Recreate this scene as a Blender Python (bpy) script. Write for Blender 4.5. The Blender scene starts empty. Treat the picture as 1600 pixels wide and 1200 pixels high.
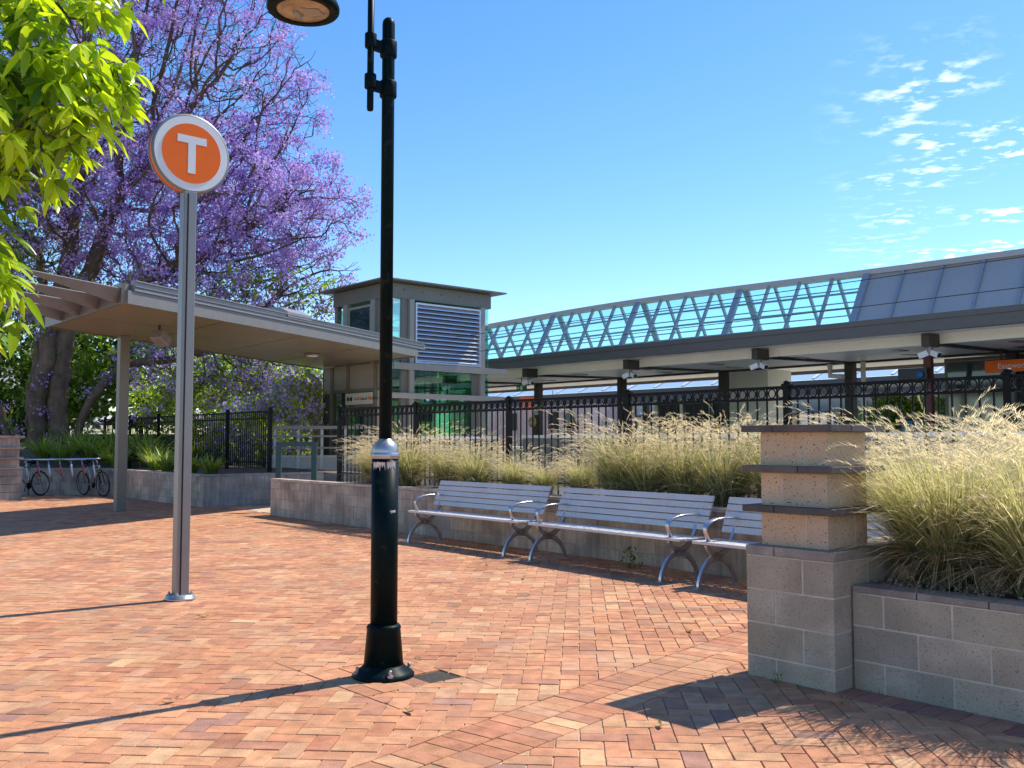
import bpy, bmesh, math, random
import numpy as np
from mathutils import Vector, Matrix, noise as mnoise

SC = bpy.context.scene
R = math.radians
random.seed(7)
rng = np.random.default_rng(11)

# ------------------------------------------------------------------ camera
cam_d = bpy.data.cameras.new("camera")
cam = bpy.data.objects.new("camera", cam_d)
SC.collection.objects.link(cam)
SC.camera = cam
cam.location = (0, 0, 1.45)
cam.rotation_euler = (R(90 + 3.487), 0, 0)
cam_d.sensor_width = 36.0
cam_d.lens = 36.0 * 1477 / 1600
cam_d.clip_start = 0.05
cam_d.clip_end = 2000

# ------------------------------------------------------------------ light
SUN_AZ, SUN_EL = 54.5, 53.0          # azimuth clockwise from +Y
world = bpy.data.worlds.new("World")
SC.world = world
world.use_nodes = True
wn, wl = world.node_tree.nodes, world.node_tree.links
wn.clear()
w_out = wn.new("ShaderNodeOutputWorld")
w_bg = wn.new("ShaderNodeBackground")
w_bg.inputs["Strength"].default_value = 0.15
sky = wn.new("ShaderNodeTexSky")
sky.sky_type = 'NISHITA'
sky.sun_disc = False
sky.sun_elevation = R(SUN_EL)
sky.sun_rotation = R(SUN_AZ)
sky.altitude = 60
sky.air_density = 1.0
sky.dust_density = 0.15
sky.ozone_density = 3.5
# thin wisps of cloud low in the right of the sky, laid out on a flat cloud layer by direction
tc = wn.new("ShaderNodeTexCoord")
sep = wn.new("ShaderNodeSeparateXYZ")
wl.new(tc.outputs["Generated"], sep.inputs[0])
def wmath(op, a, b=None, clamp=False):
    n = wn.new("ShaderNodeMath"); n.operation = op; n.use_clamp = clamp
    for i, v in enumerate((a, b)):
        if v is None: continue
        if isinstance(v, (int, float)): n.inputs[i].default_value = v
        else: wl.new(v, n.inputs[i])
    return n.outputs[0]
zc = wmath('MAXIMUM', sep.outputs[2], 0.03)
px_ = wmath('DIVIDE', sep.outputs[0], zc)
py_ = wmath('DIVIDE', sep.outputs[1], zc)
comb = wn.new("ShaderNodeCombineXYZ")
wl.new(px_, comb.inputs[0]); wl.new(py_, comb.inputs[1])
def wnoise(scale, detail, rough, dist=0.0):
    n = wn.new("ShaderNodeTexNoise"); n.inputs["Scale"].default_value = scale
    n.inputs["Detail"].default_value = detail; n.inputs["Roughness"].default_value = rough
    n.inputs["Distortion"].default_value = dist
    wl.new(comb.outputs[0], n.inputs["Vector"]); return n.outputs["Fac"]
def wramp(v, a, b):
    n = wn.new("ShaderNodeMapRange"); n.inputs[1].default_value = a; n.inputs[2].default_value = b
    wl.new(v, n.inputs[0]); return n.outputs[0]
patch = wramp(wnoise(1.5, 2, 0.5), 0.485, 0.61)
fine = wramp(wnoise(9.5, 7, 0.58, 0.0), 0.51, 0.65)
side = wramp(wmath('DIVIDE', sep.outputs[0], wmath('MAXIMUM', sep.outputs[1], 0.05)), 0.32, 0.52)
low = wramp(sep.outputs[2], 0.385, 0.33)
cl = wmath('MULTIPLY', wmath('MULTIPLY', wmath('MULTIPLY', patch, fine), side), low, True)
mixc = wn.new("ShaderNodeMix"); mixc.data_type = 'RGBA'
wl.new(cl, mixc.inputs["Factor"])
hsv = wn.new("ShaderNodeHueSaturation")
hsv.inputs["Saturation"].default_value = 1.24
hsv.inputs["Value"].default_value = 1.0
hsv.inputs["Hue"].default_value = 0.505
wl.new(sky.outputs[0], hsv.inputs["Color"])
wl.new(hsv.outputs[0], mixc.inputs["A"])
mixc.inputs["B"].default_value = (8.5, 8.6, 8.8, 1)
wl.new(mixc.outputs["Result"], w_bg.inputs["Color"])
wl.new(w_bg.outputs[0], w_out.inputs[0])

sun_d = bpy.data.lights.new("sun", 'SUN')
sun_d.energy = 4.3
sun_d.angle = R(0.53)
sun_d.color = (1.0, 0.94, 0.83)
sun = bpy.data.objects.new("sun", sun_d)
SC.collection.objects.link(sun)
sdir = Vector((math.sin(R(SUN_AZ)) * math.cos(R(SUN_EL)), math.cos(R(SUN_AZ)) * math.cos(R(SUN_EL)), math.sin(R(SUN_EL))))
sun.rotation_euler = sdir.to_track_quat('Z', 'Y').to_euler()
sun.location = (12, 8, 30)

SC.view_settings.view_transform = 'Standard'
SC.view_settings.look = 'None'
SC.view_settings.exposure = 0.59
SC.view_settings.gamma = 1.0
SC.cycles.max_bounces = 8
SC.cycles.transparent_max_bounces = 16

# ------------------------------------------------------------------ frame of the place
A41 = R(41)
U = Vector((math.cos(A41), math.sin(A41), 0))       # runs away to the right
V = Vector((-math.sin(A41), math.cos(A41), 0))      # runs away to the left
Z = Vector((0, 0, 1))
O = Vector((1.87, 5.56, 0))
def S(u, v, z=0.0): return O + U * u + V * v + Z * z
def UV(p):
    q = Vector((p[0], p[1], 0)) - O
    return q.dot(U), q.dot(V)

# ------------------------------------------------------------------ materials
def sock(n, *names):
    for k in names:
        if k in n.inputs: return n.inputs[k]
def mat(name, col, rough=0.6, metal=0.0, var=0.0, vscale=6.0, bump=0.0, bscale=40.0, attr=False, spec=0.5,
        tint=(1.9, 1.75, .55), speck=0.0, speck_scale=160.0, speck_col=(0.03, 0.025, 0.02), trans=0.0, coat=0.0, dust=None, stain=0.0, streak=None):
    tint_v = tint
    m = bpy.data.materials.new(name); m.use_nodes = True
    nt = m.node_tree; N, L = nt.nodes, nt.links
    b = N["Principled BSDF"]
    b.inputs["Roughness"].default_value = rough
    b.inputs["Metallic"].default_value = metal
    sock(b, "Specular IOR Level", "Specular").default_value = spec
    if coat: sock(b, "Coat Weight").default_value = coat
    tcn = N.new("ShaderNodeTexCoord")
    if attr:
        a = N.new("ShaderNodeVertexColor"); a.layer_name = "Col"; c = a.outputs[0]
    else:
        r = N.new("ShaderNodeRGB"); r.outputs[0].default_value = (*col, 1); c = r.outputs[0]
    def mul(c, fac_out, lo, hi, a=0.3, bb=0.7):
        mr = N.new("ShaderNodeMapRange"); mr.inputs[1].default_value = a; mr.inputs[2].default_value = bb
        mr.inputs[3].default_value = lo; mr.inputs[4].default_value = hi
        L.new(fac_out, mr.inputs[0])
        vm = N.new("ShaderNodeVectorMath"); vm.operation = 'SCALE'
        L.new(c, vm.inputs[0]); L.new(mr.outputs[0], vm.inputs["Scale"]); return vm.outputs[0]
    def nz(scale, detail=5, stretch=None):
        n = N.new("ShaderNodeTexNoise"); n.inputs["Scale"].default_value = scale; n.inputs["Detail"].default_value = detail
        if stretch:
            mp = N.new("ShaderNodeMapping"); mp.inputs["Scale"].default_value = stretch
            L.new(tcn.outputs["Object"], mp.inputs[0]); L.new(mp.outputs[0], n.inputs["Vector"])
        else: L.new(tcn.outputs["Object"], n.inputs["Vector"])
        return n.outputs["Fac"]
    if var: c = mul(c, nz(vscale, 6), 1 - var, 1 + var)
    if var: c = mul(c, nz(vscale * 14, 3), 1 - var * 0.6, 1 + var * 0.6)
    if stain: c = mul(c, nz(1.3, 8), 1 - stain, 1.05, 0.42, 0.58)
    if streak: c = mul(c, nz(3.0, 5, streak), 0.72, 1.1)
    if dust:
        dn = N.new("ShaderNodeMapRange"); dn.inputs[1].default_value = .47; dn.inputs[2].default_value = .68; dn.inputs[4].default_value = dust[0]
        L.new(nz(dust[2], 9), dn.inputs[0])
        dm = N.new("ShaderNodeMix"); dm.data_type = 'RGBA'; dm.inputs["B"].default_value = (*dust[1], 1)
        L.new(dn.outputs[0], dm.inputs["Factor"]); L.new(c, dm.inputs["A"]); c = dm.outputs["Result"]
    if speck:
        v = N.new("ShaderNodeTexNoise"); v.inputs["Scale"].default_value = speck_scale; v.inputs["Detail"].default_value = 1.5
        L.new(tcn.outputs["Object"], v.inputs["Vector"])
        mr = N.new("ShaderNodeMapRange"); mr.inputs[1].default_value = 0.64; mr.inputs[2].default_value = 0.70
        mr.inputs[4].default_value = speck
        L.new(v.outputs["Fac"], mr.inputs[0])
        mx = N.new("ShaderNodeMix"); mx.data_type = 'RGBA'; mx.inputs["B"].default_value = (*speck_col, 1)
        L.new(mr.outputs[0], mx.inputs["Factor"]); L.new(c, mx.inputs["A"]); c = mx.outputs["Result"]
    L.new(c, b.inputs["Base Color"])
    if bump:
        bp = N.new("ShaderNodeBump"); bp.inputs["Strength"].default_value = bump; bp.inputs["Distance"].default_value = 0.01
        L.new(nz(bscale, 6), bp.inputs["Height"]); L.new(bp.outputs[0], b.inputs["Normal"])
    if trans:
        t = N.new("ShaderNodeBsdfTranslucent"); ms = N.new("ShaderNodeMixShader"); ms.inputs[0].default_value = trans
        tint = N.new("ShaderNodeVectorMath"); tint.operation = 'MULTIPLY'; tint.inputs[1].default_value = tint_v
        L.new(c, tint.inputs[0]); L.new(tint.outputs[0], t.inputs["Color"])
        L.new(b.outputs[0], ms.inputs[1]); L.new(t.outputs[0], ms.inputs[2])
        L.new(ms.outputs[0], N["Material Output"].inputs[0])
    return m
def glass(name, tint, refl=0.12, rough=0.0, graze=0.55):
    m = bpy.data.materials.new(name); m.use_nodes = True
    N, L = m.node_tree.nodes, m.node_tree.links; N.remove(N["Principled BSDF"])
    t = N.new("ShaderNodeBsdfTransparent"); t.inputs[0].default_value = (*tint, 1)
    g = N.new("ShaderNodeBsdfGlossy"); g.inputs["Roughness"].default_value = rough
    g.inputs["Color"].default_value = (0.8, 0.95, 0.93, 1)
    lw = N.new("ShaderNodeLayerWeight"); lw.inputs[0].default_value = 0.35
    mr = N.new("ShaderNodeMapRange"); mr.inputs[3].default_value = refl; mr.inputs[4].default_value = graze
    L.new(lw.outputs["Facing"], mr.inputs[0])
    ms = N.new("ShaderNodeMixShader"); L.new(mr.outputs[0], ms.inputs[0])
    L.new(t.outputs[0], ms.inputs[1]); L.new(g.outputs[0], ms.inputs[2]); L.new(ms.outputs[0], N["Material Output"].inputs[0])
    return m

M = {}
M['paver'] = mat('clay_paver', (.45, .2, .11), .82, var=.22, vscale=11, bump=.4, bscale=90, attr=True, spec=.3, stain=.12, dust=(.4, (.47, .275, .16), .9), speck=.35, speck_scale=42, speck_col=(.16, .10, .08))
M['sand'] = mat('joint_sand', (.50, .38, .26), .95, var=.3, vscale=5)
M['ballast'] = mat('track_ballast', (.56, .51, .45), .95, var=.4, vscale=12, bump=.6, bscale=20)
M['ground'] = mat('bitumen_ground', (.20, .185, .165), .9, var=.25, vscale=.6)
M['block'] = mat('split_block', (.3, .25, .21), .9, var=.10, vscale=5, bump=.5, bscale=70, attr=True, spec=.25, speck=.75, speck_scale=110, stain=.20, dust=(.45, (.34, .285, .22), 2.2))
M['blockfar'] = mat('garden_block', (.3, .25, .21), .9, var=.14, vscale=4, bump=.4, bscale=60, attr=True, spec=.25, speck=.3, speck_scale=70, stain=.30, streak=(5, 5, .5))
M['peach'] = mat('peach_block', (.62, .42, .27), .9, var=.08, vscale=6, bump=.6, bscale=80, attr=True, spec=.25, speck=.92, speck_scale=85, dust=(.4, (.50, .42, .33), 3.0))
M['mortar'] = mat('mortar', (.56, .47, .37), .95, var=.15, vscale=8)
M['mortarfar'] = mat('old_mortar', (.30, .25, .20), .95, var=.15, vscale=8)
M['capbrick'] = mat('dark_cap_brick', (.13, .105, .09), .85, var=.25, vscale=7, bump=.4, bscale=60, attr=True)
M['soil'] = mat('planter_soil', (.15, .11, .075), .95, var=.5, vscale=14, bump=.8, bscale=30)
M['hole_shade'] = mat('dirt_with_hole_shade', (.045, .035, .025), .95, var=.5, vscale=30)  # soil colour darkened to paint the shadow down in the hole
M['fasc_br'] = mat('fascia_bronze', (.20, .188, .17), .45, .15, var=.06)
M['black'] = mat('black_paint', (.006, .007, .007), .55, spec=.18, var=.25, vscale=5, bump=.05, bscale=30)
M['pole_black'] = mat('black_gloss_paint', (.0025, .009, .010), .42, spec=.07, var=.3, vscale=3, speck=.35, speck_scale=16, speck_col=(.035, .034, .03))
M['silver'] = mat('cast_silver', (.42, .42, .42), .36, .75, var=.25, vscale=9)
M['alu'] = mat('anodised_slats', (.64, .61, .58), .5, .2, var=.06, vscale=4, streak=(60, 2, 60))
M['cast'] = mat('cast_aluminium', (.55, .55, .57), .28, .9, var=.1, vscale=12)
M['bronze'] = mat('bronze_paint', (.19, .172, .14), .45, .25, var=.06, vscale=2)
M['bronze_lt'] = mat('light_bronze_paint', (.33, .30, .245), .45, .15, var=.06, vscale=2)
M['soffit'] = mat('bronze_soffit_panel', (.36, .295, .205), .32, .5, var=.07, vscale=1.2)
M['gutter'] = mat('gutter_metal', (.27, .25, .245), .4, .3, var=.05)
M['seam'] = mat('dark_joint', (.012, .010, .008), .8)
M['greypole'] = mat('grey_pole_paint', (.25, .245, .235), .4, .35, var=.05, vscale=3)
M['orange'] = mat('orange_sign_face', (.97, .16, .003), .4, var=.02, spec=.3)
M['white'] = mat('white_paint', (.8, .8, .79), .4, var=.03)
M['offwhite'] = mat('offwhite_panel', (.58, .55, .48), .5, var=.05)
M['cream'] = mat('cream_soffit', (.86, .83, .70), .42, .0, var=.05, vscale=.8)
M['fascia'] = mat('dark_fascia', (.105, .095, .088), .45, .3, var=.05)
M['paleblue'] = mat('pale_blue_roof', (.45, .60, .75), .35, .2, var=.05)
M['cladding'] = mat('zinc_cladding', (.42, .40, .38), .5, .2, var=.05, vscale=.7)
M['bluebar'] = mat('glazing_bar', (.31, .34, .37), .4, .3, var=.05)
M['steel'] = mat('dark_brown_steel', (.06, .053, .045), .5, .2, var=.1)
M['glass'] = glass('teal_glass', (.62, .92, .84), .26)
M['roofglass'] = glass('roof_glass', (.80, .99, .97), .04, graze=.30)
M['darkglass'] = mat('dark_window_glass', (.012, .045, .042), .06, spec=.9)
M['louvre'] = mat('alu_louvre', (.62, .60, .63), .35, .6, var=.04)
M['lime'] = mat('lime_lift_car', (.60, .80, .03), .4, var=.04)
M['dark'] = mat('dark_panel', (.02, .02, .022), .4)
M['teal'] = mat('teal_steel', (.022, .060, .065), .45, .2, var=.1)
M['pink'] = mat('pinkish_cladding', (.66, .52, .48), .7, var=.06)
M['red'] = mat('red_reflector', (.55, .03, .02), .4)
M['yellow'] = mat('yellow_plastic', (.75, .50, .06), .4)
M['signred'] = mat('orange_red_sign', (.80, .13, .02), .5)
M['concrete'] = mat('platform_concrete', (.60, .57, .52), .9, var=.15, vscale=2, bump=.2)
M['oldconc'] = mat('weathered_concrete', (.20, .19, .175), .9, var=.25, vscale=2)
M['coping'] = mat('white_coping', (.75, .74, .70), .7, var=.08)
M['tealwall'] = mat('teal_wall', (.05, .33, .42), .5)
M['blue'] = mat('blue_hoarding', (.03, .18, .50), .5)
M['greenroof'] = mat('dark_green_shed', (.02, .075, .045), .6)
M['bark'] = mat('tree_bark', (.135, .095, .062), .95, var=.35, vscale=3, bump=.9, bscale=14, streak=(5, 5, .7))
M['twig'] = mat('twig_bark', (.10, .066, .045), .95, var=.25, vscale=8)
M['leaf'] = mat('broad_leaf', (.1, .2, .03), .25, attr=True, spec=.6, trans=.42)
M['bushleaf'] = mat('bush_leaf', (.1, .2, .03), .5, attr=True, spec=.4, trans=.5)
M['strap'] = mat('strap_leaf', (.1, .2, .03), .45, attr=True, trans=.35)
M['blade'] = mat('grass_blade', (.3, .3, .1), .6, attr=True, spec=.3, trans=.5, tint=(1.3, 1.2, .85))
def petal_mat():
    m = mat('jacaranda_petal', (.3, .2, .6), .6, attr=True, spec=.2)
    N, L = m.node_tree.nodes, m.node_tree.links
    t = N.new("ShaderNodeBsdfTranslucent"); ms = N.new("ShaderNodeMixShader"); ms.inputs[0].default_value = .45
    b = N["Principled BSDF"]; c = b.inputs["Base Color"].links[0].from_socket
    L.new(c, t.inputs[0]); L.new(b.outputs[0], ms.inputs[1]); L.new(t.outputs[0], ms.inputs[2]); L.new(ms.outputs[0], N["Material Output"].inputs[0])
    return m
M['petal'] = petal_mat()
M['rubber'] = mat('tyre_rubber', (.012, .012, .012), .8)
M['wire'] = mat('overhead_wire', (.02, .02, .022), .6)
M['skin'] = mat('skin', (.35, .2, .14), .6)
M['shirt'] = mat('pale_blue_shirt', (.52, .60, .66), .8)
M['trouser'] = mat('dark_trousers', (.02, .022, .03), .8)
M['hair'] = mat('dark_hair', (.012, .009, .008), .7)
M['sticker'] = mat('torn_sticker', (.62, .55, .48), .8, var=.2, vscale=40)
M['lampglass'] = mat('amber_lamp_glass', (.42, .30, .17), .15, var=.35, vscale=9)
M['exitgreen'] = mat('exit_sign_green', (.02, .16, .07), .5)
M['darkred'] = mat('dark_red_steel', (.13, .03, .025), .5)
M['dryleaf'] = mat('dry_leaf', (.42, .26, .10), .8, var=.2, vscale=30)

# ------------------------------------------------------------------ mesh builder
OFF = {}
class MB:
    def __init__(s): s.v = []; s.f = []; s.mi = []; s.c = []; s.cols = False; s.sm = []
    def add(s, vs, fs, mi=0, col=None, smooth=False):
        n = len(s.v)
        s.v.extend([tuple(p) for p in vs])
        for f in fs:
            s.f.append([i + n for i in f]); s.mi.append(mi); s.c.append(col); s.sm.append(smooth)
        if col is not None: s.cols = True
    def box(s, o, ax, size, mi=0, col=None):
        o = Vector(o); a, b, c = [Vector(x) * k for x, k in zip(ax, size)]
        vs = [o, o + a, o + a + b, o + b, o + c, o + a + c, o + a + b + c, o + b + c]
        fs = [(0, 3, 2, 1), (4, 5, 6, 7), (0, 1, 5, 4), (1, 2, 6, 5), (2, 3, 7, 6), (3, 0, 4, 7)]
        if Vector(ax[0]).cross(Vector(ax[1])).dot(Vector(ax[2])) < 0: fs = [f[::-1] for f in fs]
        s.add(vs, fs, mi, col)
    def sbox(s, u0, u1, v0, v1, z0, z1, mi=0, col=None):
        s.box(S(u0, v0, z0), (U, V, Z), (u1 - u0, v1 - v0, z1 - z0), mi, col)
    def wbox(s, x0, x1, y0, y1, z0, z1, mi=0, col=None):
        s.box((x0, y0, z0), (Vector((1, 0, 0)), Vector((0, 1, 0)), Z), (x1 - x0, y1 - y0, z1 - z0), mi, col)
    def bar(s, p, q, w, h, mi=0, col=None, up=Z):
        p, q = Vector(p), Vector(q); d = q - p; L = d.length; d.normalize()
        side = d.cross(up)
        if side.length < 1e-4: side = d.cross(Vector((1, 0, 0)))
        side.normalize(); upv = side.cross(d)
        s.box(p - side * w / 2 - upv * h / 2, (d, side, upv), (L, w, h), mi, col)
    def tube(s, pts, rad, n=8, mi=0, cap=True, col=None, smooth=True):
        pts = [Vector(p) for p in pts]
        if isinstance(rad, (int, float)): rad = [rad] * len(pts)
        t0 = (pts[1] - pts[0]).normalized()
        ref = Vector((0, 0, 1)) if abs(t0.z) < .9 else Vector((1, 0, 0))
        a = t0.cross(ref).normalized(); vs = []
        for i, p in enumerate(pts):
            t = (pts[min(i + 1, len(pts) - 1)] - pts[max(i - 1, 0)])
            t = t.normalized() if t.length > 1e-9 else t0
            a = (a - t * a.dot(t)); a = a.normalized() if a.length > 1e-6 else t.orthogonal().normalized()
            b = t.cross(a)
            for k in range(n):
                an = 2 * math.pi * k / n
                vs.append(p + (a * math.cos(an) + b * math.sin(an)) * rad[i])
        fs = []
        for i in range(len(pts) - 1):
            for k in range(n):
                fs.append((i * n + k, i * n + (k + 1) % n, (i + 1) * n + (k + 1) % n, (i + 1) * n + k))
        s.add(vs, fs, mi, col, smooth)
        if cap:
            m = len(s.v) - len(vs)
            s.f.append([m + k for k in range(n)][::-1]); s.f.append([m + (len(pts) - 1) * n + k for k in range(n)])
            s.mi += [mi, mi]; s.c += [col, col]; s.sm += [False, False]
    def lathe(s, base, prof, n=32, mi=0, axis=Z, smooth=True):
        base = Vector(base); axis = Vector(axis).normalized(); a = axis.orthogonal().normalized(); b = axis.cross(a)
        vs = []
        for r, z in prof:
            for k in range(n):
                an = 2 * math.pi * k / n
                vs.append(base + axis * z + (a * math.cos(an) + b * math.sin(an)) * max(r, 1e-4))
        fs = []
        for i in range(len(prof) - 1):
            for k in range(n):
                fs.append((i * n + k, i * n + (k + 1) % n, (i + 1) * n + (k + 1) % n, (i + 1) * n + k))
        fs.append(tuple(range(n))[::-1]); fs.append(tuple((len(prof) - 1) * n + k for k in range(n)))
        s.add(vs, fs, mi, None, smooth)
    def prism(s, poly, ext, mi=0, col=None):
        ext = Vector(ext); p = [Vector(x) for x in poly]; n = len(p)
        vs = p + [x + ext for x in p]
        nrm = Vector((0, 0, 0))
        for i in range(n): nrm += p[i].cross(p[(i + 1) % n])
        fs = [tuple(range(n)), tuple(range(n, 2 * n))[::-1]] + [(i, i + n, (i + 1) % n + n, (i + 1) % n) for i in range(n)]
        if nrm.dot(ext) > 0: fs = [f[::-1] for f in fs]
        s.add(vs, fs, mi, col)
    def build(s, name, mats, parent=None, bevel=0.0, auto=True):
        if not isinstance(mats, (list, tuple)): mats = [mats]
        off = Vector(OFF.get(parent.name, (0, 0, 0))) if parent else Vector((0, 0, 0))
        me = bpy.data.meshes.new(name)
        vs = s.v if off.length == 0 else [(a - off.x, b - off.y, c - off.z) for a, b, c in s.v]
        me.from_pydata(vs, [], s.f)
        for m in mats: me.materials.append(m)
        me.polygons.foreach_set("material_index", s.mi)
        me.polygons.foreach_set("use_smooth", s.sm)
        if s.cols:
            ca = me.color_attributes.new("Col", 'FLOAT_COLOR', 'CORNER')
            lt = np.empty(len(me.polygons), dtype=np.int32); me.polygons.foreach_get("loop_total", lt)
            cc = np.array([(c if c is not None else (.5, .5, .5)) for c in s.c], dtype=np.float32)
            cc = np.hstack([cc, np.ones((len(cc), 1), np.float32)])
            ca.data.foreach_set("color", np.repeat(cc, lt, axis=0).ravel())
        me.update()
        o = bpy.data.objects.new(name, me)
        SC.collection.objects.link(o)
        if parent: o.parent = parent
        OFF[o.name] = tuple(off)
        if bevel:
            b = o.modifiers.new("bevel", 'BEVEL'); b.width = bevel; b.segments = 2; b.limit_method = 'ANGLE'; b.angle_limit = R(40)
        return o

def mesh_np(name, verts, faces, cols, m, parent=None, smooth=False, fcol=True):
    """verts (n,3), faces (k,4) or (k,3) arrays, one colour per face"""
    off = np.array(OFF.get(parent.name, (0, 0, 0))) if parent else np.zeros(3)
    me = bpy.data.meshes.new(name)
    k = faces.shape[1]; nf = len(faces)
    me.vertices.add(len(verts)); me.vertices.foreach_set("co", (verts - off).astype(np.float32).ravel())
    me.loops.add(nf * k); me.loops.foreach_set("vertex_index", faces.astype(np.int32).ravel())
    me.polygons.add(nf); me.polygons.foreach_set("loop_start", (np.arange(nf) * k).astype(np.int32))
    me.polygons.foreach_set("loop_total", np.full(nf, k, np.int32))
    if smooth: me.polygons.foreach_set("use_smooth", np.ones(nf, bool))
    me.materials.append(m)
    me.update(calc_edges=True)
    if cols is not None:
        ca = me.color_attributes.new("Col", 'FLOAT_COLOR', 'CORNER')
        cc = np.hstack([cols, np.ones((nf, 1))]).astype(np.float32)
        ca.data.foreach_set("color", np.repeat(cc, k, axis=0).ravel())
    o = bpy.data.objects.new(name, me); SC.collection.objects.link(o)
    if parent: o.parent = parent
    OFF[o.name] = tuple(off)
    return o

def tag(o, label=None, cat=None, group=None, kind=None):
    if label: o["label"] = label
    if cat: o["category"] = cat
    if group: o["group"] = group
    if kind: o["kind"] = kind
    return o
def thing(name, loc, label, cat, group=None):
    o = bpy.data.objects.new(name, None); SC.collection.objects.link(o)
    o.location = loc; o.empty_display_size = .2
    OFF[o.name] = tuple(loc)
    return tag(o, label, cat, group)
def copy_tree(o, parent=None):
    c = o.copy(); SC.collection.objects.link(c)
    if parent: c.parent = parent
    for ch in [x for x in o.children]: copy_tree(ch, c)
    return c
def text_mesh(name, body, size, origin, right, up, m, parent=None, depth=.004, align='LEFT'):
    cu = bpy.data.curves.new(name, 'FONT'); cu.body = body; cu.size = size; cu.extrude = depth / 2; cu.align_x = align
    t = bpy.data.objects.new(name + "_tmp", cu); SC.collection.objects.link(t)
    bpy.context.view_layer.update()
    me = bpy.data.meshes.new_from_object(t.evaluated_get(bpy.context.evaluated_depsgraph_get()))
    bpy.data.objects.remove(t); bpy.data.curves.remove(cu)
    right, up = Vector(right).normalized(), Vector(up).normalized(); nrm = right.cross(up)
    off = Vector(OFF.get(parent.name, (0, 0, 0))) if parent else Vector((0, 0, 0))
    mx = Matrix((right, up, nrm)).transposed().to_4x4(); mx.translation = Vector(origin) - off
    me.transform(mx); me.materials.clear(); me.materials.append(m)
    o = bpy.data.objects.new(name, me); SC.collection.objects.link(o)
    if parent: o.parent = parent
    OFF[o.name] = tuple(off)
    return o
def jit(c, a=.1):
    k = 1 + random.uniform(-a, a); return tuple(max(0, x * k * (1 + random.uniform(-a * .3, a * .3))) for x in c)

# ================================================================== GROUND
mb = MB(); mb.add([(-400, -200, -.06), (400, -200, -.06), (400, 900, -.06), (-400, 900, -.06)], [(0, 1, 2, 3)])
tag(mb.build('ground', M['ground']), kind='structure')
mb = MB(); mb.add([(-40, 1.0, -.009), (8, 1.0, -.009), (8, 44, -.009), (-40, 44, -.009)], [(0, 1, 2, 3)])
tag(mb.build('paving_bed', M['sand']), kind='structure')

BR = [((0.509, 0.228, 0.112), 7), ((0.534, 0.257, 0.130), 6), ((0.466, 0.199, 0.101), 6), ((0.548, 0.291, 0.150), 3), ((0.402, 0.184, 0.108), 1.8), ((0.490, 0.257, 0.143), 3), ((0.426, 0.179, 0.094), 2.5), ((0.352, 0.179, 0.125), .5), ((0.588, 0.349, 0.179), .6)]
BRW = [w for _, w in BR]
def brick_col():
    return jit(random.choices([c for c, _ in BR], BRW)[0], .075)

def clip(poly, n, d):
    """keep n.p <= d"""
    out = []
    for i in range(len(poly)):
        a, b = poly[i], poly[(i + 1) % len(poly)]
        da, db = n[0] * a[0] + n[1] * a[1] - d, n[0] * b[0] + n[1] * b[1] - d
        if da <= 0: out.append(a)
        if (da < 0 < db) or (db < 0 < da):
            t = da / (da - db); out.append((a[0] + (b[0] - a[0]) * t, a[1] + (b[1] - a[1]) * t))
    return out
def subtract(poly, hp):
    """poly minus the convex set given by half planes (n,d): list of polys"""
    res = []; rest = poly
    for n, d in hp:
        o = clip(rest, (-n[0], -n[1]), -d)
        if len(o) >= 3: res.append(o)
        rest = clip(rest, n, d)
        if len(rest) < 3: break
    return res
def area(p): return .5 * abs(sum(p[i][0] * p[(i + 1) % len(p)][1] - p[(i + 1) % len(p)][0] * p[i][1] for i in range(len(p))))

pv = MB()
def paver(poly, col=None, dz=None):
    """poly in world xy"""
    if len(poly) < 3 or area(poly) < .0006: return
    a2 = sum(poly[i][0] * poly[(i + 1) % len(poly)][1] - poly[(i + 1) % len(poly)][0] * poly[i][1] for i in range(len(poly)))
    if a2 < 0: poly = poly[::-1]
    n = len(poly); cx = sum(p[0] for p in poly) / n; cy = sum(p[1] for p in poly) / n
    size = math.sqrt(area(poly)); tx, ty = random.gauss(0, .0035), random.gauss(0, .0035)
    z0 = random.gauss(0, .0009) if dz is None else dz
    def ring(sh, z):
        k = max(.3, 1 - sh / size * 2)
        return [(cx + (x - cx) * k, cy + (y - cy) * k, z + z0 + (x - cx) * tx + (y - cy) * ty) for x, y in poly]
    vs = ring(.0052, 0) + ring(.0034, -.0028) + ring(.0032, -.03)
    fs = [tuple(range(n))]
    for r_ in range(2):
        for i in range(n):
            j = (i + 1) % n
            fs.append(((r_ + 1) * n + i, (r_ + 1) * n + j, r_ * n + j, r_ * n + i))
    pv.add(vs, fs, 0, col or brick_col())

BAND_S = .18
def vo(u): return .76 + BAND_S * (u + 2.75)
bn = np.array([-BAND_S, 1.0]); bn_l = np.linalg.norm(bn)
def toUV(p): return UV((p[0], p[1]))
# band as half planes in world coordinates
bt = (U + V * BAND_S).normalized(); bnv = Vector((-bt.y, bt.x, 0))
BD_O = S(0, vo(0)); band_hi = bnv.dot(BD_O); band_lo = band_hi - .47
hp_band = [((bnv.x, bnv.y), band_hi), ((-bnv.x, -bnv.y), -band_lo)]
LAMP = Vector((-.80, 5.98, 0))
def sq_hp(c, h, axs):
    r = []
    for a in axs:
        r.append(((a.x, a.y), a.dot(c) + h)); r.append(((-a.x, -a.y), -a.dot(c) + h))
    return r
hp_lamp = sq_hp(LAMP, .35, (U, V))
RW_U = .19                                              # front of the right-hand wall
hp_edge = [((-U.x, -U.y), -(U.dot(O) + RW_U - .245)), ((U.x, U.y), U.dot(O) + .6), ((V.x, V.y), V.dot(O) - .0), ((-V.x, -V.y), -(V.dot(O) - 6))]

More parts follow.
